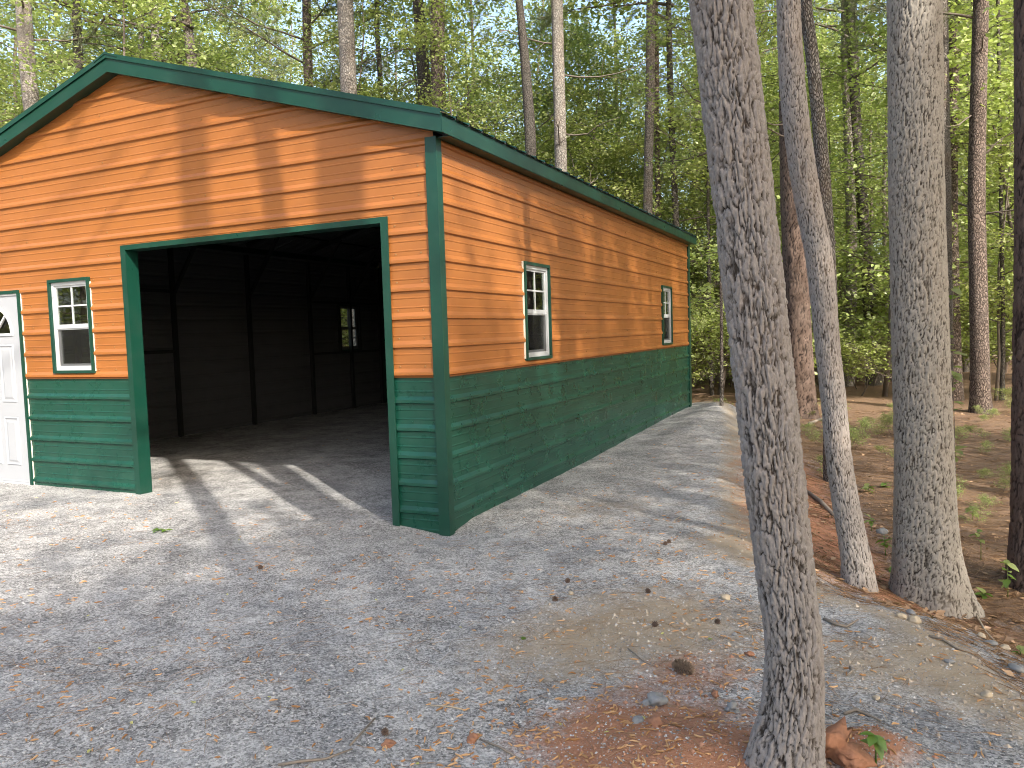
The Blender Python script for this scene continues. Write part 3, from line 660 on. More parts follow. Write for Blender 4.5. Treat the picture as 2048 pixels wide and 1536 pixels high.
def broadleaf(name, seed, H, c0, R, nb, nleaf, lsize, tr=0.05, trunk=True, spray=0.32, up=0.35, lean=0.4):
    "returns wood mesh and leaf mesh of a leafy tree of height H whose crown starts at c0"
    rg = np.random.default_rng(seed); mb = MB()
    tp = [np.array([0, 0, -0.1])]; dr = rg.normal(size=2) * lean / 6
    for i in range(1, 8):
        tp.append(np.array([tp[-1][0] + dr[0] + rg.normal() * 0.10, tp[-1][1] + dr[1] + rg.normal() * 0.10, H * i / 7]))
    tp = np.array(tp); rr = np.linspace(tr, tr * 0.12, 8)
    if trunk: mb.tube(tp, rr, 8)
    tw = []
    for i in range(nb):
        f = (i + rg.random()) / nb; z = c0 + (H - c0) * f * 0.97
        p = np.array([np.interp(z, tp[:, 2], tp[:, k]) for k in range(3)]); a = i * 2.4 + rg.normal() * 0.5
        prof = math.sin(math.pi * min(1, 0.22 + 0.80 * f)) ** 0.7
        L = R * (0.35 + 0.75 * prof) * rg.uniform(0.7, 1.15); d = np.array([math.cos(a), math.sin(a), up + rg.normal() * 0.15])
        r0 = max(0.006, np.interp(z, tp[:, 2], rr) * 0.45)
        pts = limb(mb, p, d / np.linalg.norm(d), L, r0, 0.004, rg, -0.02, 5, 5)
        for k in range(2, 6):
            for q in range(3):
                bp = pts[k - 1] + (pts[k] - pts[k - 1]) * rg.random(); d2 = (pts[k] - pts[k - 1]); d2 = d2 / np.linalg.norm(d2) + rg.normal(size=3) * np.array([0.9, 0.9, 0.35])
                sp = limb(mb, bp, d2 / np.linalg.norm(d2), L * rg.uniform(0.22, 0.42), 0.004 + r0 * 0.15, 0.002, rg, -0.03, 3, 3)
                tw += [sp[1], sp[2], sp[3]]
        tw += [pts[3], pts[4], pts[5]]
    tw = np.array(tw); pk = tw[rg.integers(0, len(tw), nleaf)]
    off = rg.normal(size=(nleaf, 3)) * spray * np.array([1, 1, 0.42]); pos = pk + off
    return mb.mesh(name + '_wood', True), leaves_mesh(name + '_leaves', pos, lsize, rg)
def pinecrown(name, seed, H, c0, R, nb, per=24, L=0.2, dead=4, wd=0.004):
    rg = np.random.default_rng(seed); mb = MB(); tips = []; dirs = []
    for i in range(nb):
        f = (i + rg.random()) / nb; z = c0 + (H - c0) * f; a = i * 2.4 + rg.normal() * 0.4
        LL = R * (1.05 - 0.75 * f) * rg.uniform(0.6, 1.1); d = np.array([math.cos(a), math.sin(a), 0.15 + 0.5 * f])
        pts = limb(mb, (0, 0, z), d / np.linalg.norm(d), LL, 0.035 * (1 - 0.6 * f), 0.008, rg, 0.03, 5, 5)
        for k in range(2, 6):
            for q in range(4):
                bp = pts[k - 1] + (pts[k] - pts[k - 1]) * rg.random(); d2 = pts[k] - pts[k - 1]; d2 = d2 / np.linalg.norm(d2) + rg.normal(size=3) * 0.65
                sp = limb(mb, bp, d2 / np.linalg.norm(d2), LL * rg.uniform(0.15, 0.32), 0.008, 0.004, rg, 0.05, 3, 3)
                for s in (1, 2, 3):
                    tips.append(sp[s]); dd = sp[s] - sp[s - 1]; dirs.append(dd / np.linalg.norm(dd))
    for i in range(dead):
        a = rg.uniform(0, 6.28); z = c0 * rg.uniform(0.45, 0.98); d = np.array([math.cos(a), math.sin(a), rg.uniform(-0.2, 0.4)])
        pts = limb(mb, (0, 0, z), d / np.linalg.norm(d), rg.uniform(0.8, 2.2), 0.02, 0.005, rg, -0.02, 4, 5, 0.2)
        for q in range(3):
            k = rg.integers(1, 5); limb(mb, pts[k], (pts[k + 1] - pts[k]) / np.linalg.norm(pts[k + 1] - pts[k]) + rg.normal(size=3) * 0.5, 0.5, 0.007, 0.003, rg, 0, 3, 3, 0.2)
    return mb.mesh(name + '_limbs', True), needles_mesh(name + '_needles', np.array(tips), np.array(dirs), rg, per, L, wd)

# crown prototypes, all in local coordinates with the ground at z = 0
UNDER = [broadleaf('young_tree', 11 + i, (8.5, 10.5, 7.0, 12.0, 9.5, 6.0)[i], (1.6, 2.2, 0.9, 3.0, 1.2, 0.6)[i], (1.9, 2.2, 1.8, 2.4, 2.3, 1.6)[i], (22, 26, 22, 26, 26, 20)[i], (7000, 8800, 7000, 9600, 8800, 6200)[i], 0.095, (0.05, 0.065, 0.045, 0.075, 0.06, 0.035)[i]) for i in range(6)]
HARD = [broadleaf('hardwood', 31 + i, 19.0, 7.5, 3.6, 32, 13000, 0.155, 0.16, False, 0.42) for i in range(2)]
HARDL = [broadleaf('light_hardwood', 36 + i, 19.0, 8.5, 3.0, 24, 4200, 0.15, 0.16, False, 0.42) for i in range(2)]
PINE = [pinecrown('pine', 41 + i, 22.0, (9.0, 11.0, 8.0)[i], 3.4, 36, 15, 0.26, 7, 0.006) for i in range(3)]
SHRUB = [broadleaf('shrub', 61 + i, (1.7, 2.4, 1.2)[i], 0.15, (0.9, 1.1, 0.8)[i], 16, (1300, 1800, 1000)[i], 0.085, 0.018, True, 0.16, 0.8) for i in range(3)]
def crown_parts(root, proto, mats, names, scale=1.0, rz=0.0, loc=(0, 0, 0)):
    out = []
    for me, mt, nm in zip(proto, mats, names):
        if len(me.materials) == 0: me.materials.append(mt)
        o = bpy.data.objects.new(nm, me); COL.objects.link(o); o.parent = root; o.scale = (scale,) * 3; o.rotation_euler = (0, 0, rz); o.location = loc
        if o.material_slots and me.materials[0] is not mt:
            o.material_slots[0].link = 'OBJECT'; o.material_slots[0].material = mt
        out.append(o)
    return out

# trees followed along their trunks: (x, y, width) in the photograph, at one distance
def traced_tree(name, label, base_px, z, pts, mat, H, crown, n=14, rows=34, group=None, depth=None, cat='tree', r_top=0.35, **kw):
    if depth is None: B = ground_at(base_px[0], base_px[1]); dep = depth_of(B)
    else:
        B = at(base_px[0], base_px[1], depth); dep = depth
        pts = list(pts); gzv = g1(B[0], B[1])
    path = []; rad = []
    fw = np.array([CF[0], CF[1], 0]); fw /= np.linalg.norm(fw); d0 = np.dot(B - CAMP, fw)
    for px, py, wd in pts:
        dr = CF + CR * (px - 1024) / FPX - CU * (py - 768) / FPX; t = d0 / np.dot(dr, fw); path.append(CAMP + dr * t); rad.append(wd / 2 / FPX * dep)
    if depth is not None:                                              # root hidden behind other things
        b = path[0] + (path[0] - path[-1]) / max(0.5, (path[-1] - path[0])[2]) * (path[0][2] - gzv) * 0.6; b[2] = gzv - 0.1
        path.insert(0, b); rad.insert(0, rad[0] * 1.15)
    else: path[0][2] -= 0.05
    if name == 'sapling': cat = 'sapling'
    top = path[-1]; dirn = path[-1] - path[-2]; dirn /= np.linalg.norm(dirn); k = 0
    while top[2] < H - 0.5:
        dirn = dirn * 0.75 + np.array([0, 0, 0.25]); dirn /= np.linalg.norm(dirn); st = min(2.5, H - top[2]); top = top + dirn * st; path.append(top)
        rad.append(max(0.03, rad[-1] * (1 - 0.07 * st)))
    o = empty(name, (path[0][0], path[0][1], path[0][2])); tag(o, label, cat, group)
    P = np.array(path) - np.array(o.location)
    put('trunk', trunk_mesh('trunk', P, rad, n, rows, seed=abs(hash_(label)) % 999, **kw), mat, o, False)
    if crown is not None:
        proto, mats, names, cs = crown
        zc = 8.5 * cs; cxy = np.array([np.interp(zc, P[:, 2], P[:, k]) for k in (0, 1)])
        crown_parts(o, proto, mats, names, cs, random.uniform(0, 6.28), (cxy[0], cxy[1], 0.0))
    return o
def hash_(s):
    h = 7
    for c in s: h = (h * 31 + ord(c)) % 1000003
    return h
BL = (M_TWIG, M_LEAF); BN = ('limbs', 'crown'); PL = (M_TWIG, M_NEEDLE)

# nearest trees, with modelled bark
traced_tree('oak_tree', 'furrowed leaning oak in the right foreground rising from red clay', (1572, 1530), 0.06,
            [(1562, 1560, 142), (1573, 1500, 126), (1585, 1420, 112), (1588, 1300, 104), (1568, 1130, 105), (1545, 930, 107), (1514, 640, 108), (1478, 330, 107), (1440, 0, 106), (1405, -280, 104)],
            M_OAK, 21, (HARDL[0], BL, BN, 1.3), n=190, rows=760, fine_to=3.6, cell=(0.023, 0.095), relief=0.015, flare=0.34, lobes=0.03)
traced_tree('oak_tree', 'slender curved grey oak left of the pale straight oak', (1718, 1172), -0.10,
            [(1718, 1180, 62), (1712, 1120, 54), (1690, 1000, 48), (1676, 900, 46), (1667, 800, 45), (1656, 700, 45), (1647, 600, 46), (1636, 500, 48), (1616, 400, 48), (1600, 300, 48), (1588, 200, 47), (1581, 100, 45), (1577, 0, 43), (1570, -250, 42)],
            M_OAK, 16, (HARDL[1], BL, BN, 0.95), n=110, rows=520, fine_to=5.2, cell=(0.018, 0.062), relief=0.009, flare=0.25, lobes=0.03)
traced_tree('oak_tree', 'stout pale straight oak at the edge of the gravel', (1862, 1205), -0.14,
            [(1862, 1212, 140), (1858, 1165, 118), (1852, 1080, 110), (1848, 900, 104), (1840, 650, 102), (1832, 350, 98), (1828, 0, 95), (1824, -250, 90)],
            M_WOAK, 19, (HARDL[0], BL, BN, 1.1), n=170, rows=640, fine_to=5.6, cell=(0.019, 0.085), relief=0.012, flare=0.38, lobes=0.025)
traced_tree('pine_tree', 'dark plated pine cut by the right edge of the photo', (2078, 1172), -0.2,
            [(2078, 1190, 112), (2078, 1100, 96), (2078, 900, 92), (2080, 500, 88), (2080, 0, 86), (2080, -300, 84)],
            M_PINEB, 21, (PINE[0], PL, BN, 0.95), n=110, rows=380, fine_to=6.0, cell=(0.05, 0.11), relief=0.016, flare=0.18)
traced_tree('oak_tree', 'thin oak close behind the slender curved oak', (1668, 965), -0.22,
            [(1666, 970, 36), (1664, 900, 32), (1662, 700, 30), (1655, 500, 29), (1642, 300, 27), (1625, 120, 25), (1610, 0, 24), (1600, -200, 22)],
            M_GREYB, 14, (HARDL[1], BL, BN, 0.85), n=18)
traced_tree('pine_tree', 'thick reddish-brown pine just right of the leaning foreground oak', (1607, 835), -0.24,
            [(1609, 840, 58), (1605, 790, 50), (1597, 650, 46), (1589, 480, 45), (1583, 250, 44), (1580, 0, 42), (1578, -200, 40)],
            M_PINEB, 22, (PINE[1], PL, BN, 1.0), n=80, rows=300, fine_to=9.0, cell=(0.055, 0.13), relief=0.022, flare=0.12)
traced_tree('oak_tree', 'dark leaning trunk midway between the slender and the pale oak', (1746, 770), -0.2,
            [(1748, 774, 30), (1744, 720, 25), (1736, 560, 24), (1724, 400, 22), (1710, 220, 21), (1702, 0, 19), (1698, -150, 17)],
            M_DARKB, 17, (HARDL[0], BL, BN, 1.1), n=16)
traced_tree('pine_tree', 'straight tall pine with a sunlit flank right of the pale oak', (1962, 826), -0.24,
            [(1962, 830, 46), (1961, 790, 37), (1957, 600, 34), (1953, 400, 31), (1957, 200, 28), (1962, 0, 26), (1964, -150, 24)],
            M_REDB, 22, (PINE[2], PL, BN, 1.0), n=20, rows=40)
traced_tree('pine_tree', 'dark thin pine beside the pale oak with vine on its foot', (1910, 800), -0.25,
            [(1912, 806, 30), (1908, 700, 25), (1904, 450, 23), (1906, 200, 21), (1908, 0, 20), (1908, -150, 19)], M_REDB, 20, (PINE[0], PL, BN, 0.9), n=14)
traced_tree('beech_tree', 'smooth grey trunk half hidden behind the pale oak', (1884, 820), -0.25,
            [(1888, 826, 30), (1888, 700, 28), (1888, 400, 26), (1885, 200, 26), (1882, 0, 25), (1880, -150, 24)], M_GREYB, 19, (HARDL[1], BL, BN, 1.15), n=14)
traced_tree('young_tree', 'slim dark sapling right of the tall sunlit pine', (2003, 800), -0.25,
            [(2004, 803, 10), (2006, 650, 8), (2002, 400, 7), (1998, 150, 6), (1996, 0, 6)], M_DARKB, 10, (UNDER[0], BL, BN, 0.9), n=8)
traced_tree('birch_tree', 'thin white-barked tree beside the dark leaning trunk', (1766, 768), -0.22,
            [(1764, 770, 12), (1770, 700, 10), (1772, 560, 9), (1768, 400, 8), (1776, 200, 8), (1780, 0, 7)], M_PALEB, 11, (UNDER[1], BL, BN, 0.9), n=8)
traced_tree('pine_tree', 'pine leaning out behind the far corner of the garage', (1390, 757), -0.05,
            [(1392, 762, 32), (1386, 720, 25), (1384, 640, 22), (1388, 540, 20), (1392, 420, 19), (1396, 250, 18), (1400, 50, 17)], M_GREYB, 19, (PINE[1], PL, BN, 0.9), n=14)
traced_tree('sapling', 'thin bare sapling nearer the far garage corner', (1423, 790), -0.15,
            [(1424, 793, 9), (1420, 700, 8), (1418, 560, 7), (1416, 400, 6), (1418, 250, 6)], M_DARKB, 8.5, (HARDL[0], BL, BN, 0.5), n=8)
traced_tree('sapling', 'thin grey sapling just left of the leaning foreground oak', (1443, 812), -0.15,
            [(1443, 815, 8), (1443, 700, 7), (1442, 560, 6), (1443, 400, 6), (1440, 250, 5)], M_GREYB, 8.0, (HARDL[1], BL, BN, 0.48), n=8)
# trunks rising above the roof line, nearest to farthest
for lab, px, pts, dep, mt, H, cr, nm in (
    ('sun-flecked pine trunk above the left roof slope', 60, [(78, 330, 32), (62, 200, 29), (52, 90, 28), (46, 0, 27), (40, -90, 26)], 23, M_PALEB, 21, (PINE[0], PL, BN, 1.2), 'pine_tree'),
    ('narrow brown trunk left of the roof ridge', 158, [(162, 300, 20), (158, 150, 18), (152, 0, 17), (150, -80, 16)], 25, M_DARKB, 20, (HARDL[0], BL, BN, 1.30), 'oak_tree'),
    ('pale crooked trunk above the right of the roof ridge', 312, [(318, 250, 17), (312, 110, 16), (306, 0, 15), (304, -80, 14)], 26, M_PALEB, 19, (HARDL[1], BL, BN, 1.30), 'oak_tree'),
    ('whitish thin trunk near the roof ridge', 283, [(284, 250, 12), (282, 100, 11), (286, 0, 10), (287, -80, 10)], 29, M_PALEB, 18, (HARDL[0], BL, BN, 1.30), 'birch_tree'),
    ('forked grey trunk above the front doorway', 385, [(386, 260, 22), (384, 140, 20), (376, 60, 18), (366, 0, 16), (358, -60, 15)], 24, M_GREYB, 17, (HARDL[1], BL, BN, 1.30), 'oak_tree'),
    ('reddish dark pine trunk left of the pale stout trunk above the roof', 616, [(622, 280, 20), (618, 180, 19), (614, 60, 17), (612, -60, 16)], 25, M_REDB, 21, (PINE[2], PL, BN, 1.2), 'pine_tree'),
    ('stout pale grey trunk above the middle of the front roof edge', 696, [(704, 320, 35), (698, 190, 33), (694, 80, 31), (690, 0, 30), (688, -80, 29)], 19.5, M_PALEB, 20, (HARDL[0], BL, BN, 1.30), 'oak_tree'),
    ('thin dark trunk between the pale stout trunk and the paired pines', 760, [(764, 320, 11), (760, 150, 10), (754, 60, 9), (756, -60, 8)], 24, M_DARKB, 14, (UNDER[3], BL, BN, 1.1), 'young_tree'),
    ('left trunk of the paired dark pines above the roof corner', 850, [(856, 330, 27), (850, 200, 26), (843, 90, 24), (836, 0, 22), (832, -80, 21)], 22, M_DARKB, 22, (PINE[1], PL, BN, 1.2), 'pine_tree'),
    ('right trunk of the paired dark pines above the roof corner', 878, [(880, 340, 31), (878, 220, 30), (874, 90, 29), (876, 0, 28), (876, -80, 27)], 21, M_REDB, 22, (PINE[0], PL, BN, 1.2), 'pine_tree'),
    ('dark curving trunk above the near end of the side roof', 1050, [(1060, 420, 24), (1062, 310, 22), (1056, 200, 20), (1046, 80, 17), (1038, 0, 15), (1034, -80, 14)], 19, M_DARKB, 17, (HARDL[1], BL, BN, 1.30), 'oak_tree'),
    ('sunlit scaly pine trunk above the side roof', 1118, [(1124, 450, 27), (1122, 340, 26), (1118, 180, 24), (1114, 0, 22), (1113, -80, 21)], 19, M_PALEB, 22, (PINE[2], PL, BN, 1.2), 'pine_tree'),
    ('grey trunk above the middle of the side roof', 1298, [(1296, 520, 20), (1296, 380, 19), (1300, 180, 18), (1302, 0, 17), (1303, -80, 16)], 20, M_GREYB, 20, (HARDL[0], BL, BN, 1.30), 'oak_tree'),
    ('slim brown trunk close right of the grey trunk above the side roof', 1318, [(1320, 520, 13), (1316, 400, 12), (1314, 250, 11), (1312, 50, 10)], 23, M_REDB, 17, (HARDL[1], BL, BN, 1.30), 'oak_tree'),
    ('thin dark trunk above the far end of the side roof', 1350, [(1356, 540, 14), (1350, 400, 13), (1342, 220, 12), (1338, 50, 11)], 22, M_DARKB, 17, (HARDL[0], BL, BN, 1.30), 'oak_tree')):
    traced_tree(nm, lab, pts[0][:2], 0, pts, mt, H, cr, depth=dep, n=14, rows=30)

# slender leafy trees filling the wood
def inside_garage(x, y, m=1.2): return -W - 4.5 < x < m and -m < y < LEN + m
def scatter(n, px0, px1, d0, d1, seed, mind=1.2, padm=1.0, taken=None):
    rg = np.random.default_rng(seed); out = taken if taken is not None else []; res = []; tries = 0
    while len(res) < n and tries < n * 80:
        tries += 1; px = rg.uniform(px0, px1); dp = math.sqrt(rg.uniform(d0 ** 2, d1 ** 2)); p = at(px, 768, dp)
        if inside_garage(p[0], p[1]) or pad_dist(np.array([p[0]]), np.array([p[1]]))[0] < padm: continue
        if any((p[0] - q[0]) ** 2 + (p[1] - q[1]) ** 2 < mind ** 2 for q in out): continue
        out.append(p); res.append((p[0], p[1], dp, px))
    return res
TAKEN = []
def wood(name, label, cat, group, spots, protos, mats, names, s0, s1, seed, trunkmat=None, trunk=None):
    rg = np.random.default_rng(seed)
    for i, (x, y, dp, px) in enumerate(spots):
        o = empty(name, (x, y, g1(x, y) - 0.03), rg.uniform(0, 6.28)); tag(o, label(px) if callable(label) else label, cat, group(px) if callable(group) else group)
        k = int(rg.integers(len(protos))); s = rg.uniform(s0, s1)
        crown_parts(o, protos[k], mats(i) if callable(mats) else mats, names, s)
        if trunk:
            q = bpy.data.objects.new('trunk', trunk[k % len(trunk)]); COL.objects.link(q); q.parent = o; q.scale = (s, s, s)
            if len(q.data.materials) == 0: q.data.materials.append(trunkmat[0])
            q.material_slots[0].link = 'OBJECT'; q.material_slots[0].material = trunkmat[i % len(trunkmat)]
side = lambda a, b: (lambda px: a if px < 1400 else b)
wood('young_tree', side('slender bright green leafy tree in the wood behind the garage roof', 'slender bright green leafy tree in the wood right of the garage'), 'tree',
     side('leafy young trees behind the garage', 'leafy young trees right of the garage'),
     scatter(80, -150, 1400, 21, 40, 5, 1.3, 1.2, TAKEN) + scatter(34, 1400, 2200, 17, 36, 6, 1.4, 1.5, TAKEN), UNDER, lambda i: BL if i % 4 else (M_TWIG, M_LEAF2), ('trunk', 'crown'), 0.95, 1.55, 8)
TR = []
for i in range(3):
    pth = [(0, 0, -0.2)] + [(0.10 * math.sin(i + k), 0.08 * math.cos(2 * i + k), 20.0 * (k + 1) / 8) for k in range(8)]
    TR.append(trunk_mesh('tall_trunk', np.array(pth), list(np.linspace(0.17, 0.05, 9)), 10, 16, seed=i + 3))
wood('pine_tree', side('tall thin pine far off in the wood behind the garage', 'tall thin pine far off in the wood right of the garage'), 'tree', side('far pines behind the garage', 'far pines right of the garage'),
     scatter(24, -150, 1400, 30, 62, 15, 2.0, 3, TAKEN) + scatter(34, 1400, 2200, 20, 60, 16, 1.6, 3, TAKEN), PINE, PL, ('limbs', 'crown'), 0.8, 1.1, 18, (M_GREYB, M_REDB, M_GREYB, M_PALEB), TR)
wood('leafy_tree', side('distant broad leafy tree deep in the wood behind the garage', 'distant broad leafy tree deep in the wood right of the garage'), 'tree', side('distant leafy trees behind the garage', 'distant leafy trees right of the garage'),
     scatter(20, -250, 650, 34, 52, 24, 2.0, 3, TAKEN) + scatter(48, -300, 1400, 40, 75, 25, 2.2, 3, TAKEN) + scatter(34, 1400, 2350, 34, 75, 26, 2.2, 3, TAKEN), UNDER[:4], lambda i: (M_TWIG, M_LEAF2) if i % 2 else BL, ('trunk', 'crown'), 1.5, 2.2, 28)
wood('shrub', side('low green shrub in the wood behind the garage', 'low green shrub on the forest floor right of the garage'), 'shrub', side('shrubs behind the garage', 'shrubs right of the garage'),
     scatter(12, 1100, 1420, 18, 30, 35, 1.0, 1.5) + scatter(70, 1400, 2150, 19, 40, 36, 0.8, 1.5), SHRUB, BL, ('stem', 'foliage'), 0.8, 1.7, 38)

# trees that stand behind the photographer and shade the yard
SH_ = TOSUN[:2] / np.linalg.norm(TOSUN[:2])
def shade_tree(name, label, target, dist, proto, mats, s, mat, tr, seed, cat='tree'):
    x, y = target[0] + SH_[0] * dist, target[1] + SH_[1] * dist
    o = empty(name, (x, y, g1(x, y) - 0.05), seed * 1.7); tag(o, label, cat, 'trees behind the photographer')
    rg = np.random.default_rng(seed); pth = [(0, 0, -0.2)] + [(0.12 * math.sin(seed + k), 0.12 * math.cos(2 * seed + k * 1.3), 20.0 * s * (k + 1) / 8) for k in range(8)]
    put('trunk', trunk_mesh('trunk', np.array(pth), list(np.linspace(tr, tr * 0.35, 9)), 14, 20, seed=seed, flare=0.3), mat, o, False)
    crown_parts(o, proto, mats, BN, s)
BEHIND = 'leafy shade tree standing behind the photographer'
for i, (tx, ty, ds, pr, sc, tr) in enumerate((
    (1.2, -2.2, 17.0, HARD[0], 0.82, 0.20), (-1.8, -4.2, 16.0, HARD[1], 0.74, 0.18), (3.2, -0.5, 20.0, HARD[0], 1.0, 0.22),
    (1.5, 4.0, 16.0, HARD[1], 1.05, 0.20), (0.5, 7.5, 15.0, HARD[0], 1.0, 0.18),
    (-5.0, -7.0, 15.0, HARD[0], 0.9, 0.2), (0.2, -3.2, 20.5, HARD[1], 0.88, 0.2), (2.2, -2.6, 23.0, HARD[0], 0.98, 0.2), (-0.6, -3.6, 19.0, HARD[0], 0.80, 0.2))):
    shade_tree('leafy_tree', BEHIND, (tx, ty), ds, pr, BL, sc, M_GREYB, tr, 71 + i)
for i, (tx, ty, ds, pk, sc, tr) in enumerate(((-2.8, 0.0, 8.0, 0, 1.35, 0.14), (-6.2, 0.0, 13.0, 1, 1.4, 0.12), (-1.0, 0.0, 7.2, 1, 1.3, 0.20), (0.0, 2.9, 11.0, 0, 1.3, 0.16), (0.0, 5.2, 9.0, 1, 1.3, 0.16))):
    shade_tree('pine_tree', 'tall pine standing behind the photographer', (tx, ty), ds, PINE[pk], PL, sc, M_REDB, tr, 91 + i)

# the wood goes on to the right of the picture
rg_ = np.random.default_rng(77); spots = []
while len(spots) < 9:
    x, y = rg_.uniform(7.5, 20), rg_.uniform(-3, 20)
    if x * 0.576 + y * 0.818 > 8.0 and x > 7.5 + 0.25 * max(0, y - 4) and all((x - a) ** 2 + (y - b) ** 2 > 5 for a, b, c, d in spots): spots.append((x, y, 0, 2300))
wood('young_tree', 'leafy tree in the wood beyond the right edge of the picture', 'tree', 'leafy trees beyond the right edge', spots, UNDER, BL, ('trunk', 'crown'), 1.0, 1.5, 78)

spots = []
while len(spots) < 14:
    x, y = rg_.uniform(-24, -11), rg_.uniform(-20, -5)
    if all((x - a) ** 2 + (y - b) ** 2 > 5 for a, b, c, d in spots): spots.append((x, y, 0, -900))
wood('young_tree', 'leafy tree across the yard, left of the picture', 'tree', 'leafy trees across the yard', spots, UNDER, BL, ('trunk', 'crown'), 1.0, 1.5, 79)

# ------------------------------------------------------------------ small things on the ground
def litter_field(n, x0, x1, y0, y1, seed, near=1.6, keep=None):
    "ground points, denser towards the photographer"
    rg = np.random.default_rng(seed); out = np.zeros((0, 2))
    while len(out) < n:
        p = np.c_[rg.uniform(x0, x1, n * 4), rg.uniform(y0, y1, n * 4)]; d = np.hypot(p[:, 0] - CAMP[0], p[:, 1] - CAMP[1])
        pr = np.clip((near / np.maximum(d, near)) ** 1.7, 0, 1)
        if keep is not None: pr = pr * keep(p[:, 0], p[:, 1])
        out = np.vstack([out, p[rg.random(len(p)) < pr]])
    out = out[:n]; return np.c_[out, gz(out[:, 0], out[:, 1])], rg
def in_house(x, y): return ((x > -W) & (x < 0.02) & (y > -0.03) & (y < LEN)).astype(float)
on_pad = lambda x, y: (pad_dist(x, y) < 0.15) * (1 - 0.9 * in_house(x, y))
# crushed stone
P_, rg = litter_field(56000, -6.5, 4.3, -4.0, 7.0, 101, 2.4, on_pad); n = len(P_)
sz = rg.gamma(2.0, 0.0011, n).clip(0.0012, 0.0075) + 0.0013
oc = np.array([(1, 0, 0), (0, 1, 0), (-1, 0, 0), (0, -1, 0), (0, 0, .7), (0, 0, -.5)]); of = np.array([(0, 1, 4), (1, 2, 4), (2, 3, 4), (3, 0, 4), (1, 0, 5), (2, 1, 5), (3, 2, 5), (0, 3, 5)])
jit = 1 + rg.uniform(-0.4, 0.4, (n, 6, 3)); ang = rg.uniform(0, 6.28, n); ca, sa = np.cos(ang)[:, None], np.sin(ang)[:, None]
V = oc[None] * jit; V = np.stack([V[..., 0] * ca - V[..., 1] * sa, V[..., 0] * sa + V[..., 1] * ca, V[..., 2]], -1) * sz[:, None, None] + P_[:, None, :]
me = np_mesh('gravel_stones', V.reshape(-1, 3), (of[None] + (np.arange(n) * 6)[:, None, None]).reshape(-1, 3), {'rnd': np.repeat(rg.random(n), 6)})
tag(put('gravel_stones', me, M_GRAIN), 'loose crushed grey stone strewn over the yard', 'gravel', kind='stuff')
def crumbs(name, n, seed, keep, smax, mat, label, cat):
    P_, rg = litter_field(n, -1.0, 4.4, -4.0, 5.0, seed, 2.4, keep); n = len(P_); sz = rg.gamma(1.6, smax / 4, n).clip(0.002, smax)
    jit = 1 + rg.uniform(-0.45, 0.45, (n, 6, 3)); V = oc[None] * jit * sz[:, None, None] + P_[:, None, :]
    me = np_mesh(name, V.reshape(-1, 3), (of[None] + (np.arange(n) * 6)[:, None, None]).reshape(-1, 3), {'rnd': np.repeat(rg.random(n), 6)})
    tag(put(name, me, mat), label, cat, kind='stuff')
def clay_k(x, y): return np.clip(1.2 * blob(x, y, 2.55, -2.65, 0.36) + 0.6 * blob(x, y, 2.15, -2.6, 0.3) + blob(x, y, 3.12, -2.33, 0.15) + 0.4 * blob(x, y, 2.35, -1.9, 0.3) + 0.8 * np.exp(-((pad_dist(x, y) - 0.5) / 0.4) ** 2) * (y > -0.3), 0, 1)
crumbs('clay_crumbs', 2600, 131, clay_k, 0.012, leaf_mat('clay_crumb', (0.22, 0.09, 0.045), (0.42, 0.21, 0.12), 0.0, 0.0), 'crumbled red clay around the foreground oak and bank', 'clay')
crumbs('soil_crumbs', 2600, 133, lambda x, y: on_pad(x, y) * np.clip(blob(x, y, 2.05, -1.35, 0.5) + 0.8 * blob(x, y, 3.2, -1.5, 0.4) + 0.9 * np.exp(-((pad_dist(x, y) + 0.08) / 0.15) ** 2), 0, 1), 0.014, leaf_mat('soil_crumb', (0.20, 0.16, 0.12), (0.42, 0.35, 0.27), 0.0, 0.0), 'tan soil crumbs and small stones on bare patches', 'soil')
def strands(name, P, L, wd, curl, rg, mat, label, cat, ns=4, k=3, lift=0.004, fuzz=0.0):
    n = len(P); a = rg.uniform(0, 6.28, n); cv_ = rg.normal(size=n) * curl; l = L * rg.uniform(0.5, 1.25, n); V = []
    p = P.copy(); p[:, 2] += lift
    for i in range(ns):
        d = np.stack([np.cos(a), np.sin(a), np.zeros(n)], -1); sd = np.stack([-np.sin(a), np.cos(a), np.zeros(n)], -1)
        w_ = wd * (1.0 if 0 < i < ns - 1 else 0.45) * (1 + fuzz * rg.uniform(-1, 1, n))
        for q in range(k):
            t = 2 * math.pi * q / k + 0.5; V.append(p + sd * (math.cos(t) * w_)[:, None] + np.array([0, 0, 1.0]) * (math.sin(t) * w_)[:, None])
        p = p + d * (l / (ns - 1))[:, None]; p[:, 2] = gz(p[:, 0], p[:, 1]) + lift + rg.uniform(0, 0.003, n); a = a + cv_ / ns
    V = np.stack(V, 1); F = []
    for i in range(ns - 1):
        for q in range(k): F.append((i * k + q, i * k + (q + 1) % k, (i + 1) * k + (q + 1) % k, (i + 1) * k + q))
    F = np.array(F)[None] + (np.arange(n) * ns * k)[:, None, None]
    me = np_mesh(name, V.reshape(-1, 3), F.reshape(-1, 4), {'rnd': np.repeat(rg.random(n), ns * k)})
    return tag(put(name, me, mat), label, cat, kind='stuff')
def clump(x, y): return on_pad(x, y) * np.clip(0.12 + 0.9 * np.maximum(0, wav(x, y, 3.3, 2)) + 0.7 * np.maximum(0, wav(x, y, 11, 8)) + 1.2 * np.exp(-((x - 2.2) ** 2 + (y + 2.7) ** 2) / 0.35) + 0.6 * np.exp(-((x - 1.6) ** 2 + (y - 0.3) ** 2) / 0.8), 0, 1)
P_, rg = litter_field(2700, -5, 4.2, -4.0, 6.0, 111, 2.4, clump)
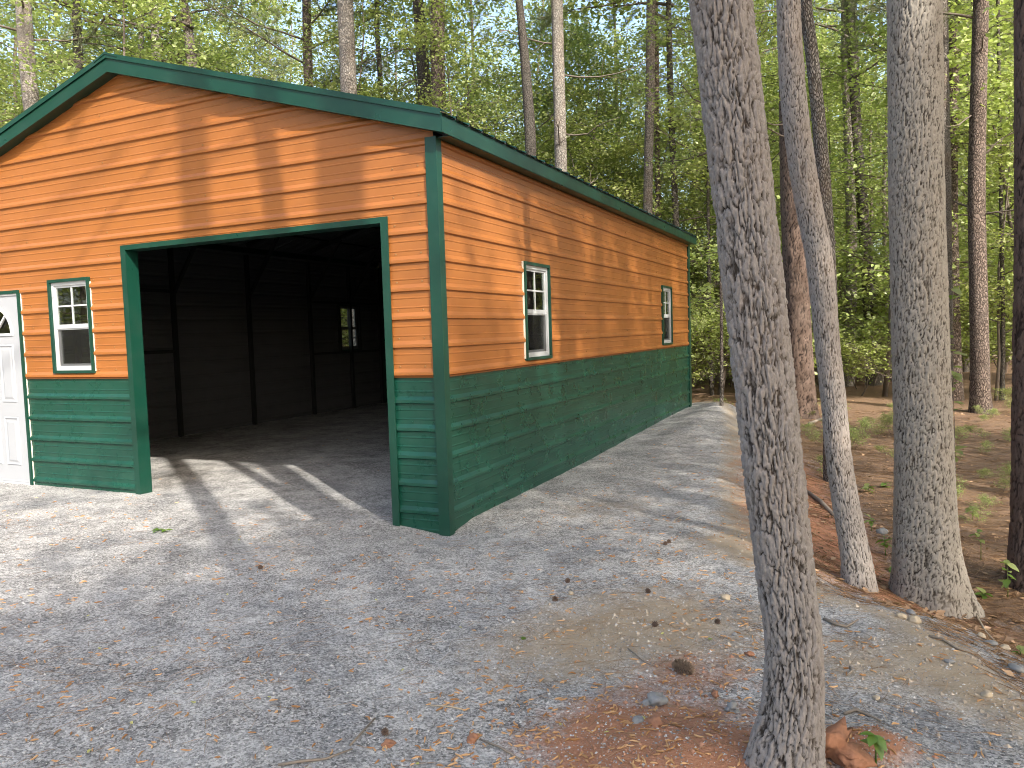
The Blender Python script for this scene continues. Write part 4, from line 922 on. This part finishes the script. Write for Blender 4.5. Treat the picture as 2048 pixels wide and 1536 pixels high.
strands('fallen_catkins', P_, 0.038, 0.0034, 1.6, rg, M_CATKIN, 'curled orange-brown catkins littering the gravel', 'catkins', 5, 4, 0.004, 0.3)
P_, rg = litter_field(2600, -4, 4.3, -4.0, 6.0, 113, 1.8, lambda x, y: on_pad(x, y) * np.clip(0.1 + 0.9 * np.maximum(0, wav(x, y, 2.1, 14)) + np.exp(-((x - 2.1) ** 2 + (y + 1.2) ** 2) / 0.8), 0, 1))
strands('dry_pine_needles', P_, 0.13, 0.0009, 0.5, rg, M_DRY, 'thin dry pine needles scattered on gravel and bare soil', 'needles', 4, 3, 0.003)
P_, rg = litter_field(24000, 2.0, 11, -2.5, 14, 115, 3.2, lambda x, y: (pad_dist(x, y) > 0.02) * 1.0)
strands('forest_needle_litter', P_, 0.17, 0.0022, 0.5, rg, M_DRY, 'brown pine needle litter covering the forest floor', 'needles', 3, 3, 0.006)
P_, rg = litter_field(7500, -2.0, 12, -2.5, 20, 117, 4.5, lambda x, y: (pad_dist(x, y) > 0.1) * 1.0)
P_[:, 2] += 0.012; me = leaves_mesh('forest_leaf_litter', P_, 0.055, rg, 0.75, 0.6)
tag(put('forest_leaf_litter', me, M_DRY), 'dry brown leaves lying on the forest floor', 'leaf litter', kind='stuff')

def rock_mesh(name, r, seed, flat_=0.6, rough=0.25):
    import bmesh
    bm = bmesh.new(); bmesh.ops.create_icosphere(bm, subdivisions=3, radius=1.0); rg = np.random.default_rng(seed); D_ = rg.normal(size=(9, 3)); ph = rg.uniform(0, 6.28, 9)
    for v in bm.verts:
        c = np.array(v.co); f = 1 + rough * sum(math.sin(float(c @ D_[i]) * ((1.2 + 0.55 * i) if rough < 0.4 else (1.6 + 1.5 * i)) + ph[i]) / (1 + 0.35 * i) for i in range(9)) * 0.5
        v.co = Vector((c[0] * f * r, c[1] * f * r * 0.8, c[2] * f * r * flat_))
    me = bpy.data.meshes.new(name); bm.to_mesh(me); bm.free(); me.polygons.foreach_set('use_smooth', [True] * len(me.polygons)); return me
def rock(px, py, r, mat, label, seed, name='stone', flat_=0.6, rough=0.25, sink=0.25, cat='stone'):
    p = ground_at(px, py); o = put(name, rock_mesh(name, r, seed, flat_, rough), mat); o.location = (p[0], p[1], p[2] + r * flat_ * (1 - 2 * sink)); o.rotation_euler = (0.1 * math.sin(seed), 0.1 * math.cos(seed), seed * 1.3)
    return tag(o, label, cat)
for i, (px, py, r, m, lab, kw) in enumerate((
    (1310, 1450, 0.034, M_CLAY, 'lump of red clay left of the foreground oak', {}), (1308, 1408, 0.038, M_ROCK, 'knobbly grey clod above the red clay lump', dict(rough=0.6)),
    (1275, 1443, 0.028, M_ROCK, 'flat grey stone beside the red clay lump', dict(flat_=0.3)), (1452, 1198, 0.028, M_TROCK, 'tan stone near the leaning oak on grey gravel', {}),
    (1134, 1176, 0.018, M_ROCK, 'small pale stone beside two brown seed balls', {}), (1142, 1188, 0.018, M_TROCK, 'small tan stone lying below a pale stone', {}),
    (704, 1060, 0.022, M_ROCK, 'thin slab of grey stone in front of the doorway', dict(flat_=0.25)), (722, 1054, 0.016, M_CLAY, 'reddish pebble near the doorway', {}),
    (1678, 1512, 0.085, M_CLAY, 'big red clay clod against the foot of the foreground oak', dict(rough=0.7, flat_=0.75)), (1706, 1535, 0.05, M_CLAY, 'smaller red clay clod at the bottom edge', dict(rough=0.5)),
    (1802, 1236, 0.030, M_TROCK, 'tan stone below the stout pale oak', {}), (1828, 1244, 0.036, M_TROCK, 'larger tan stone below the stout pale oak', {}), (1822, 1228, 0.026, M_ROCK, 'grey stone below the stout pale oak', {}),
    (1900, 1326, 0.022, M_ROCK, 'pale stone on the gravel bank lower right', {}), (1980, 1288, 0.040, M_ROCK, 'flat grey stone on the rim of the gravel bank', dict(flat_=0.35)), (2010, 1298, 0.030, M_TROCK, 'tan stone on the rim of the gravel bank', {}),
    (1962, 1274, 0.024, M_TROCK, 'small tan stone on the rim of the gravel bank', {}), (2032, 1342, 0.034, M_ROCK, 'dark grey stone at the right edge of the gravel', {}), (1975, 1392, 0.024, M_TROCK, 'rounded tan pebble low on the gravel bank', {}),
    (1752, 1398, 0.016, M_TROCK, 'yellowish pebble above the big seedling', {}), (1765, 1066, 0.05, M_ROCK, 'whitish stone between the two right-hand oaks', {}), (1648, 925, 0.07, M_TROCK, 'pale stone in the red clay bank', {}),
    (1500, 1310, 0.020, M_CLAY, 'red clay crumb left of the leaning oak', dict(rough=0.5)), (1470, 1270, 0.014, M_ROCK, 'grey pebble left of the leaning oak', {}), (945, 1480, 0.02, M_CLAY, 'orange clay crumb on the foreground gravel', dict(rough=0.5)),
    (780, 1490, 0.024, M_CLAY, 'crumbly orange clay piece at the bottom of the yard', dict(rough=0.6, flat_=0.3)), (1465, 1420, 0.03, M_ROCK, 'grey lump half sunk in red clay', dict(rough=0.5)), (1430, 1392, 0.02, M_CLAY, 'red lump beside the path of clay', dict(rough=0.6)))):
    rock(px, py, r, m, lab, 200 + i, **kw)

def cone_mesh():
    mb = MB(); L = 0.105
    mb.tube([(0, 0, 0), (L * 0.3, 0, 0), (L * 0.7, 0, 0), (L, 0, 0)], [0.010, 0.014, 0.011, 0.004], 8)
    for i in range(110):
        f = i / 110; x = L * (0.02 + 0.95 * f); a = i * 2.39996; R0 = 0.031 * math.sin(math.pi * (0.16 + 0.80 * f)) ** 0.8
        d = np.array([0.45, math.cos(a), math.sin(a)]); d /= np.linalg.norm(d); s_ = np.cross(d, [1, 0, 0]); s_ /= np.linalg.norm(s_); n_ = np.cross(s_, d)
        b = np.array([x, 0.008 * math.cos(a), 0.008 * math.sin(a)]); t = b + d * R0 * 0.9; wd = 0.006
        ring = lambda c, w_, h_: [c + s_ * w_ + n_ * h_, c - s_ * w_ + n_ * h_, c - s_ * w_ - n_ * h_, c + s_ * w_ - n_ * h_]
        mb.loft([ring(b, 0.002, 0.001), ring(t, wd, 0.0012), ring(t + d * 0.003 + n_ * 0.001, 0.001, 0.0016)])
    return mb.mesh('pine_cone')
cm = cone_mesh(); p = ground_at(1345, 1338); o = put('pine_cone', cm, M_CONE); o.location = (p[0], p[1], p[2] + 0.026); o.rotation_euler = (0.3, 0.06, -0.25); tag(o, 'open brown pine cone lying on tan soil', 'pine cone')
def ball_mesh(seed):
    mb = MB(); rg = np.random.default_rng(seed); N = 46
    for i in range(N):
        z = 1 - 2 * (i + 0.5) / N; r = math.sqrt(1 - z * z); a = i * 2.39996; d = np.array([r * math.cos(a), r * math.sin(a), z]); u_ = np.cross(d, [0.3, 0.5, 0.8]); u_ /= np.linalg.norm(u_); v_ = np.cross(d, u_)
        k = lambda R_, w_: [d * R_ + (u_ * math.cos(t) + v_ * math.sin(t)) * w_ for t in (0, 2.09, 4.19)]
        mb.loft([k(0.002, 0.002), k(0.0115, 0.0036), k(0.0175 * rg.uniform(0.85, 1.1), 0.0006)])
    return mb.mesh('seed_ball')
bms = [ball_mesh(i) for i in range(2)]
for i, (px, py, lab) in enumerate(((521, 1138, 'spiky brown seed ball alone on the gravel before the doorway'), (1331, 1090, 'seed ball at the rim of the sunlit gravel patch'), (1338, 1086, 'seed ball touching another by the sunlit gravel patch'),
    (1135, 1165, 'seed ball beside a small pale stone'), (1110, 1202, 'seed ball left of the small pale stones'), (1296, 1186, 'seed ball in the middle of the tan soil'), (1310, 1253, 'dark seed ball above the pine cone'),
    (1435, 1247, 'dark seed ball just left of the leaning oak'), (770, 1469, 'greyish seed ball low in the foreground gravel'))):
    p = ground_at(px, py); o = put('seed_ball', bms[i % 2], M_BALL); o.location = (p[0], p[1], p[2] + 0.012); o.rotation_euler = (i, i * 2.1, i * 0.7); s_ = 1.1 if i < 7 else 1.0; o.scale = (s_,) * 3; tag(o, lab, 'seed ball', 'brown seed balls on the ground')
for i, (pp, r, lab, m) in enumerate((
    (((1648, 1240), (1672, 1252), (1692, 1256), (1716, 1243)), 0.008, 'crooked weathered stick right of the leaning oak', M_STICK), (((1688, 1430), (1712, 1424), (1735, 1432), (1762, 1446)), 0.0065, 'grey broken stick above the big seedling', M_STICK),
    (((1858, 1274), (1885, 1282), (1915, 1300), (1955, 1312)), 0.007, 'long thin stick at the rim of the gravel bank', M_STICK), (((1612, 985), (1640, 1006), (1668, 1034)), 0.022, 'peeled log lying on the red clay bank', M_STICK),
    (((1944, 1216), (1960, 1240), (1972, 1262), (1990, 1282)), 0.006, 'bent tan twig on the needle bank', M_TROCK), (((556, 1532), (600, 1527), (650, 1520), (705, 1502)), 0.0055, 'long grey twig at the bottom edge of the yard', M_STICK),
    (((700, 1492), (722, 1470), (750, 1438)), 0.004, 'dark thin twig beside the greyish seed ball', M_STICK), (((1618, 850), (1640, 842), (1662, 836)), 0.03, 'short log at the foot of the reddish-brown pine', M_STICK),
    (((1256, 1298), (1272, 1312), (1290, 1326), (1312, 1336)), 0.003, 'dark twig left of the pine cone', M_STICK), (((960, 1480), (1000, 1498), (1040, 1520)), 0.004, 'brown twig in the bottom middle gravel', M_STICK),
    (((1700, 1335), (1704, 1345), (1694, 1352)), 0.005, 'curled root piece right of the leaning oak', M_STICK), (((860, 1412), (900, 1416), (932, 1422)), 0.0035, 'straw coloured twig on the foreground gravel', M_TROCK),
    (((1345, 1046), (1352, 1040), (1364, 1032)), 0.003, 'pale twig on the sunlit gravel patch', M_TROCK), (((144, 982), (148, 974), (150, 966)), 0.003, 'pale straw leaning on the green front wainscot', M_TROCK))):
    P = [ground_at(a, b) for a, b in pp]; base_ = P[0].copy()
    mb = MB(); mb.tube([Vector(q - base_) + Vector((0, 0, r * 0.9 + 0.004 * (k % 2))) for k, q in enumerate(P)], [r, r * 1.05, r * 0.85, r * 0.5][:len(P)], 7)
    o = mb.build('stick', m, None, True); o.location = base_; tag(o, lab, 'stick')

def leafblade(L, Wd, fold=0.18, bend=0.25):
    xs = [0, 0.12, 0.32, 0.55, 0.8, 1.0]; ws = [0.03, 0.32, 0.5, 0.46, 0.24, 0.0]; V = []; F = []
    for x, w_ in zip(xs, ws):
        z = -bend * x * x * L; V += [(x * L, w_ * Wd, z + w_ * Wd * fold), (x * L, 0, z), (x * L, -w_ * Wd, z + w_ * Wd * fold)]
    for i in range(5):
        a = i * 3; F += [(a, a + 1, a + 4, a + 3), (a + 1, a + 2, a + 5, a + 4)]
    me = np_mesh('leaf', np.array(V), np.array(F), {'rnd': np.full(len(V), 0.5)}, True); return me
LB = {}
def blade(L):
    k = round(L, 3)
    if k not in LB: LB[k] = leafblade(k, k * 0.62)
    return LB[k]
def seedling(name, label, base_px, pts, leaves, mat=M_SEED, cat='seedling', group=None, z=None, depth=None):
    "pts: stem pixels above the root; leaves: (stem fraction, heading degrees, length, tilt)"
    B = ground_at(*base_px) if depth is None else at(base_px[0], base_px[1], depth); dep = depth_of(B)
    o = empty(name, B); tag(o, label, cat, group); P = [Vector((0, 0, -0.02))]
    for a, b in pts: P.append(Vector(at(a, b, dep) - B))
    mb = MB(); mb.tube(P, list(np.linspace(0.0035, 0.0018, len(P))), 5); put('stem', mb.mesh('stem', True), M_STICK if depth else mat, o, False)
    for f, h, L, ti in leaves:
        s_ = f * (len(P) - 1); i = min(int(s_), len(P) - 2); c = P[i].lerp(P[i + 1], s_ - i)
        l = put('leaf', blade(L), mat, o, False); l.location = c; l.rotation_euler = (random.uniform(-0.4, 0.4), math.radians(-ti), math.radians(h))
    return o
rl = lambda n, L, seed, f0=0.35: [(f0 + (1 - f0) * random.Random(seed + i).random(), i * 137 + seed * 31 + random.Random(seed * 7 + i).uniform(-20, 20), L * random.Random(seed * 3 + i).uniform(0.75, 1.15), random.Random(seed + 50 + i).uniform(-25, 35)) for i in range(n)]
seedling('seedling', 'green seedling with toothed leaves at the bottom right', (1752, 1528), [(1752, 1500), (1750, 1470)], [(1.0, 200, 0.055, 15), (1.0, 250, 0.055, -10), (1.0, 320, 0.06, -25), (0.8, 300, 0.065, -30), (0.9, 20, 0.05, -5), (0.7, 170, 0.05, 10)])
seedling('seedling', 'tiny light green sprout at the foot of the foreground oak', (1632, 1524), [(1630, 1508), (1629, 1496)], [(1.0, 30, 0.035, 15), (1.0, 190, 0.035, 20), (0.7, 280, 0.03, 0), (0.5, 330, 0.028, 0)], M_LEAF)
seedling('seedling', 'bright yellow-green seedling between the slender and the pale oak', (1744, 1062), [(1742, 1045), (1740, 1030)], rl(7, 0.07, 3), M_LEAF)
seedling('seedling', 'upright dark green seedling left of the pale oak', (1772, 1112), [(1770, 1092), (1768, 1068)], rl(9, 0.075, 5))
seedling('seedling', 'small weed at the left foot of the pale oak', (1782, 1142), [(1780, 1134)], rl(5, 0.05, 8))
seedling('sapling', 'climbing leafy sapling close to the right side of the pale oak', (1912, 985), [(1910, 900), (1908, 820), (1906, 740), (1906, 650), (1904, 560)], [(f, h, L, t) for f, h, L, t in rl(30, 0.095, 12, 0.1)], M_LEAF, depth=6.0)
seedling('seedling', 'bright leafy seedling before the dark pine at the right edge', (2016, 1196), [(2016, 1165), (2014, 1125)], rl(11, 0.075, 15), M_LEAF)
seedling('seedling', 'low spreading green weed right of the pale oak foot', (1972, 1196), [(1970, 1186)], rl(8, 0.07, 18, 0.6))
seedling('seedling', 'taller thin seedling with drooping leaves right of the pale oak', (1962, 1120), [(1962, 1090), (1958, 1062), (1950, 1070)], rl(8, 0.06, 21), M_LEAF)
seedling('seedling', 'weed at the right edge below the needle bank', (2042, 1310), [(2040, 1296)], rl(6, 0.06, 24))
seedling('seedling', 'pair of broad weeds behind the slender curved oak', (1738, 985), [(1736, 968)], rl(10, 0.10, 27, 0.3))
seedling('seedling', 'weed right of the slender curved oak on needle floor', (1770, 975), [(1772, 962)], rl(9, 0.09, 30, 0.3))
seedling('seedling', 'leafy weed right behind the stout pale oak', (1945, 1040), [(1945, 1020), (1940, 1008)], rl(10, 0.09, 33, 0.2), M_LEAF)
def ground_leaf(px, py, L, mat, label, seed, group=None):
    p = ground_at(px, py); o = put('fallen_leaf', blade(L), mat); o.location = (p[0], p[1], p[2] + 0.007); o.rotation_euler = (0.15 * math.sin(seed), 0.1 * math.cos(seed * 2), seed * 1.9); tag(o, label, 'leaf', group)
for i, (px, py) in enumerate(((180, 1232), (196, 1298), (305, 1297), (305, 1320), (262, 1446), (382, 1407), (392, 1408), (180, 1502), (535, 1397), (660, 1364), (808, 1340), (918, 1256), (973, 1199), (1328, 1268), (750, 1200), (1120, 1453), (1218, 1467), (455, 1189), (140, 1098), (838, 1532), (480, 1080))):
    ground_leaf(px, py, 0.020, M_YLEAF, 'tiny pale yellow leaf lying on the grey gravel', 300 + i, 'pale yellow leaves on the gravel')
ground_leaf(1416, 1281, 0.03, M_YLEAF, 'narrow yellow-green leaf just left of the leaning oak', 341)
p = ground_at(1045, 1277); o = empty('fallen_leaf', (p[0], p[1], p[2] + 0.006)); tag(o, 'dark green lobed leaf lying on the gravel', 'leaf')
for k in range(5): l = put('lobe', blade(0.026), M_SEED, o, False); l.rotation_euler = (0, 0.1, math.radians(k * 50 - 60))
p = ground_at(1284, 1437); o = empty('fallen_leaf', (p[0], p[1], p[2] + 0.006)); tag(o, 'small green lobed leaf beside the red clay lump', 'leaf')
for k in range(4): l = put('lobe', blade(0.020), M_SEED, o, False); l.rotation_euler = (0, 0.1, math.radians(k * 60 - 90))
p = ground_at(312, 1062); o = empty('leafy_sprig', (p[0], p[1], p[2] + 0.006)); tag(o, 'fallen green leafy sprig on the sunlit gravel', 'sprig')
mb = MB(); mb.tube([(0, 0, 0.004), (0.07, 0.02, 0.01), (0.15, 0.02, 0.004)], [0.002, 0.002, 0.001], 5); put('twig', mb.mesh('twig'), M_STICK, o, False)
for k in range(11): l = put('leaf', blade(0.055), M_LEAF, o, False); l.location = (0.014 * k - 0.02, 0.02 * math.sin(k), 0.008); l.rotation_euler = (0.2 * math.sin(k * 3), -0.1, k * 2.2)
p = ground_at(75, 1086)
# weeds of the forest floor
wood('weed', 'small green weed on the brown forest floor', 'weed', 'weeds on the forest floor', scatter(60, 1450, 2150, 7.0, 17, 55, 0.35, 0.8), SHRUB, BL, ('stem', 'foliage'), 0.08, 0.22, 56)
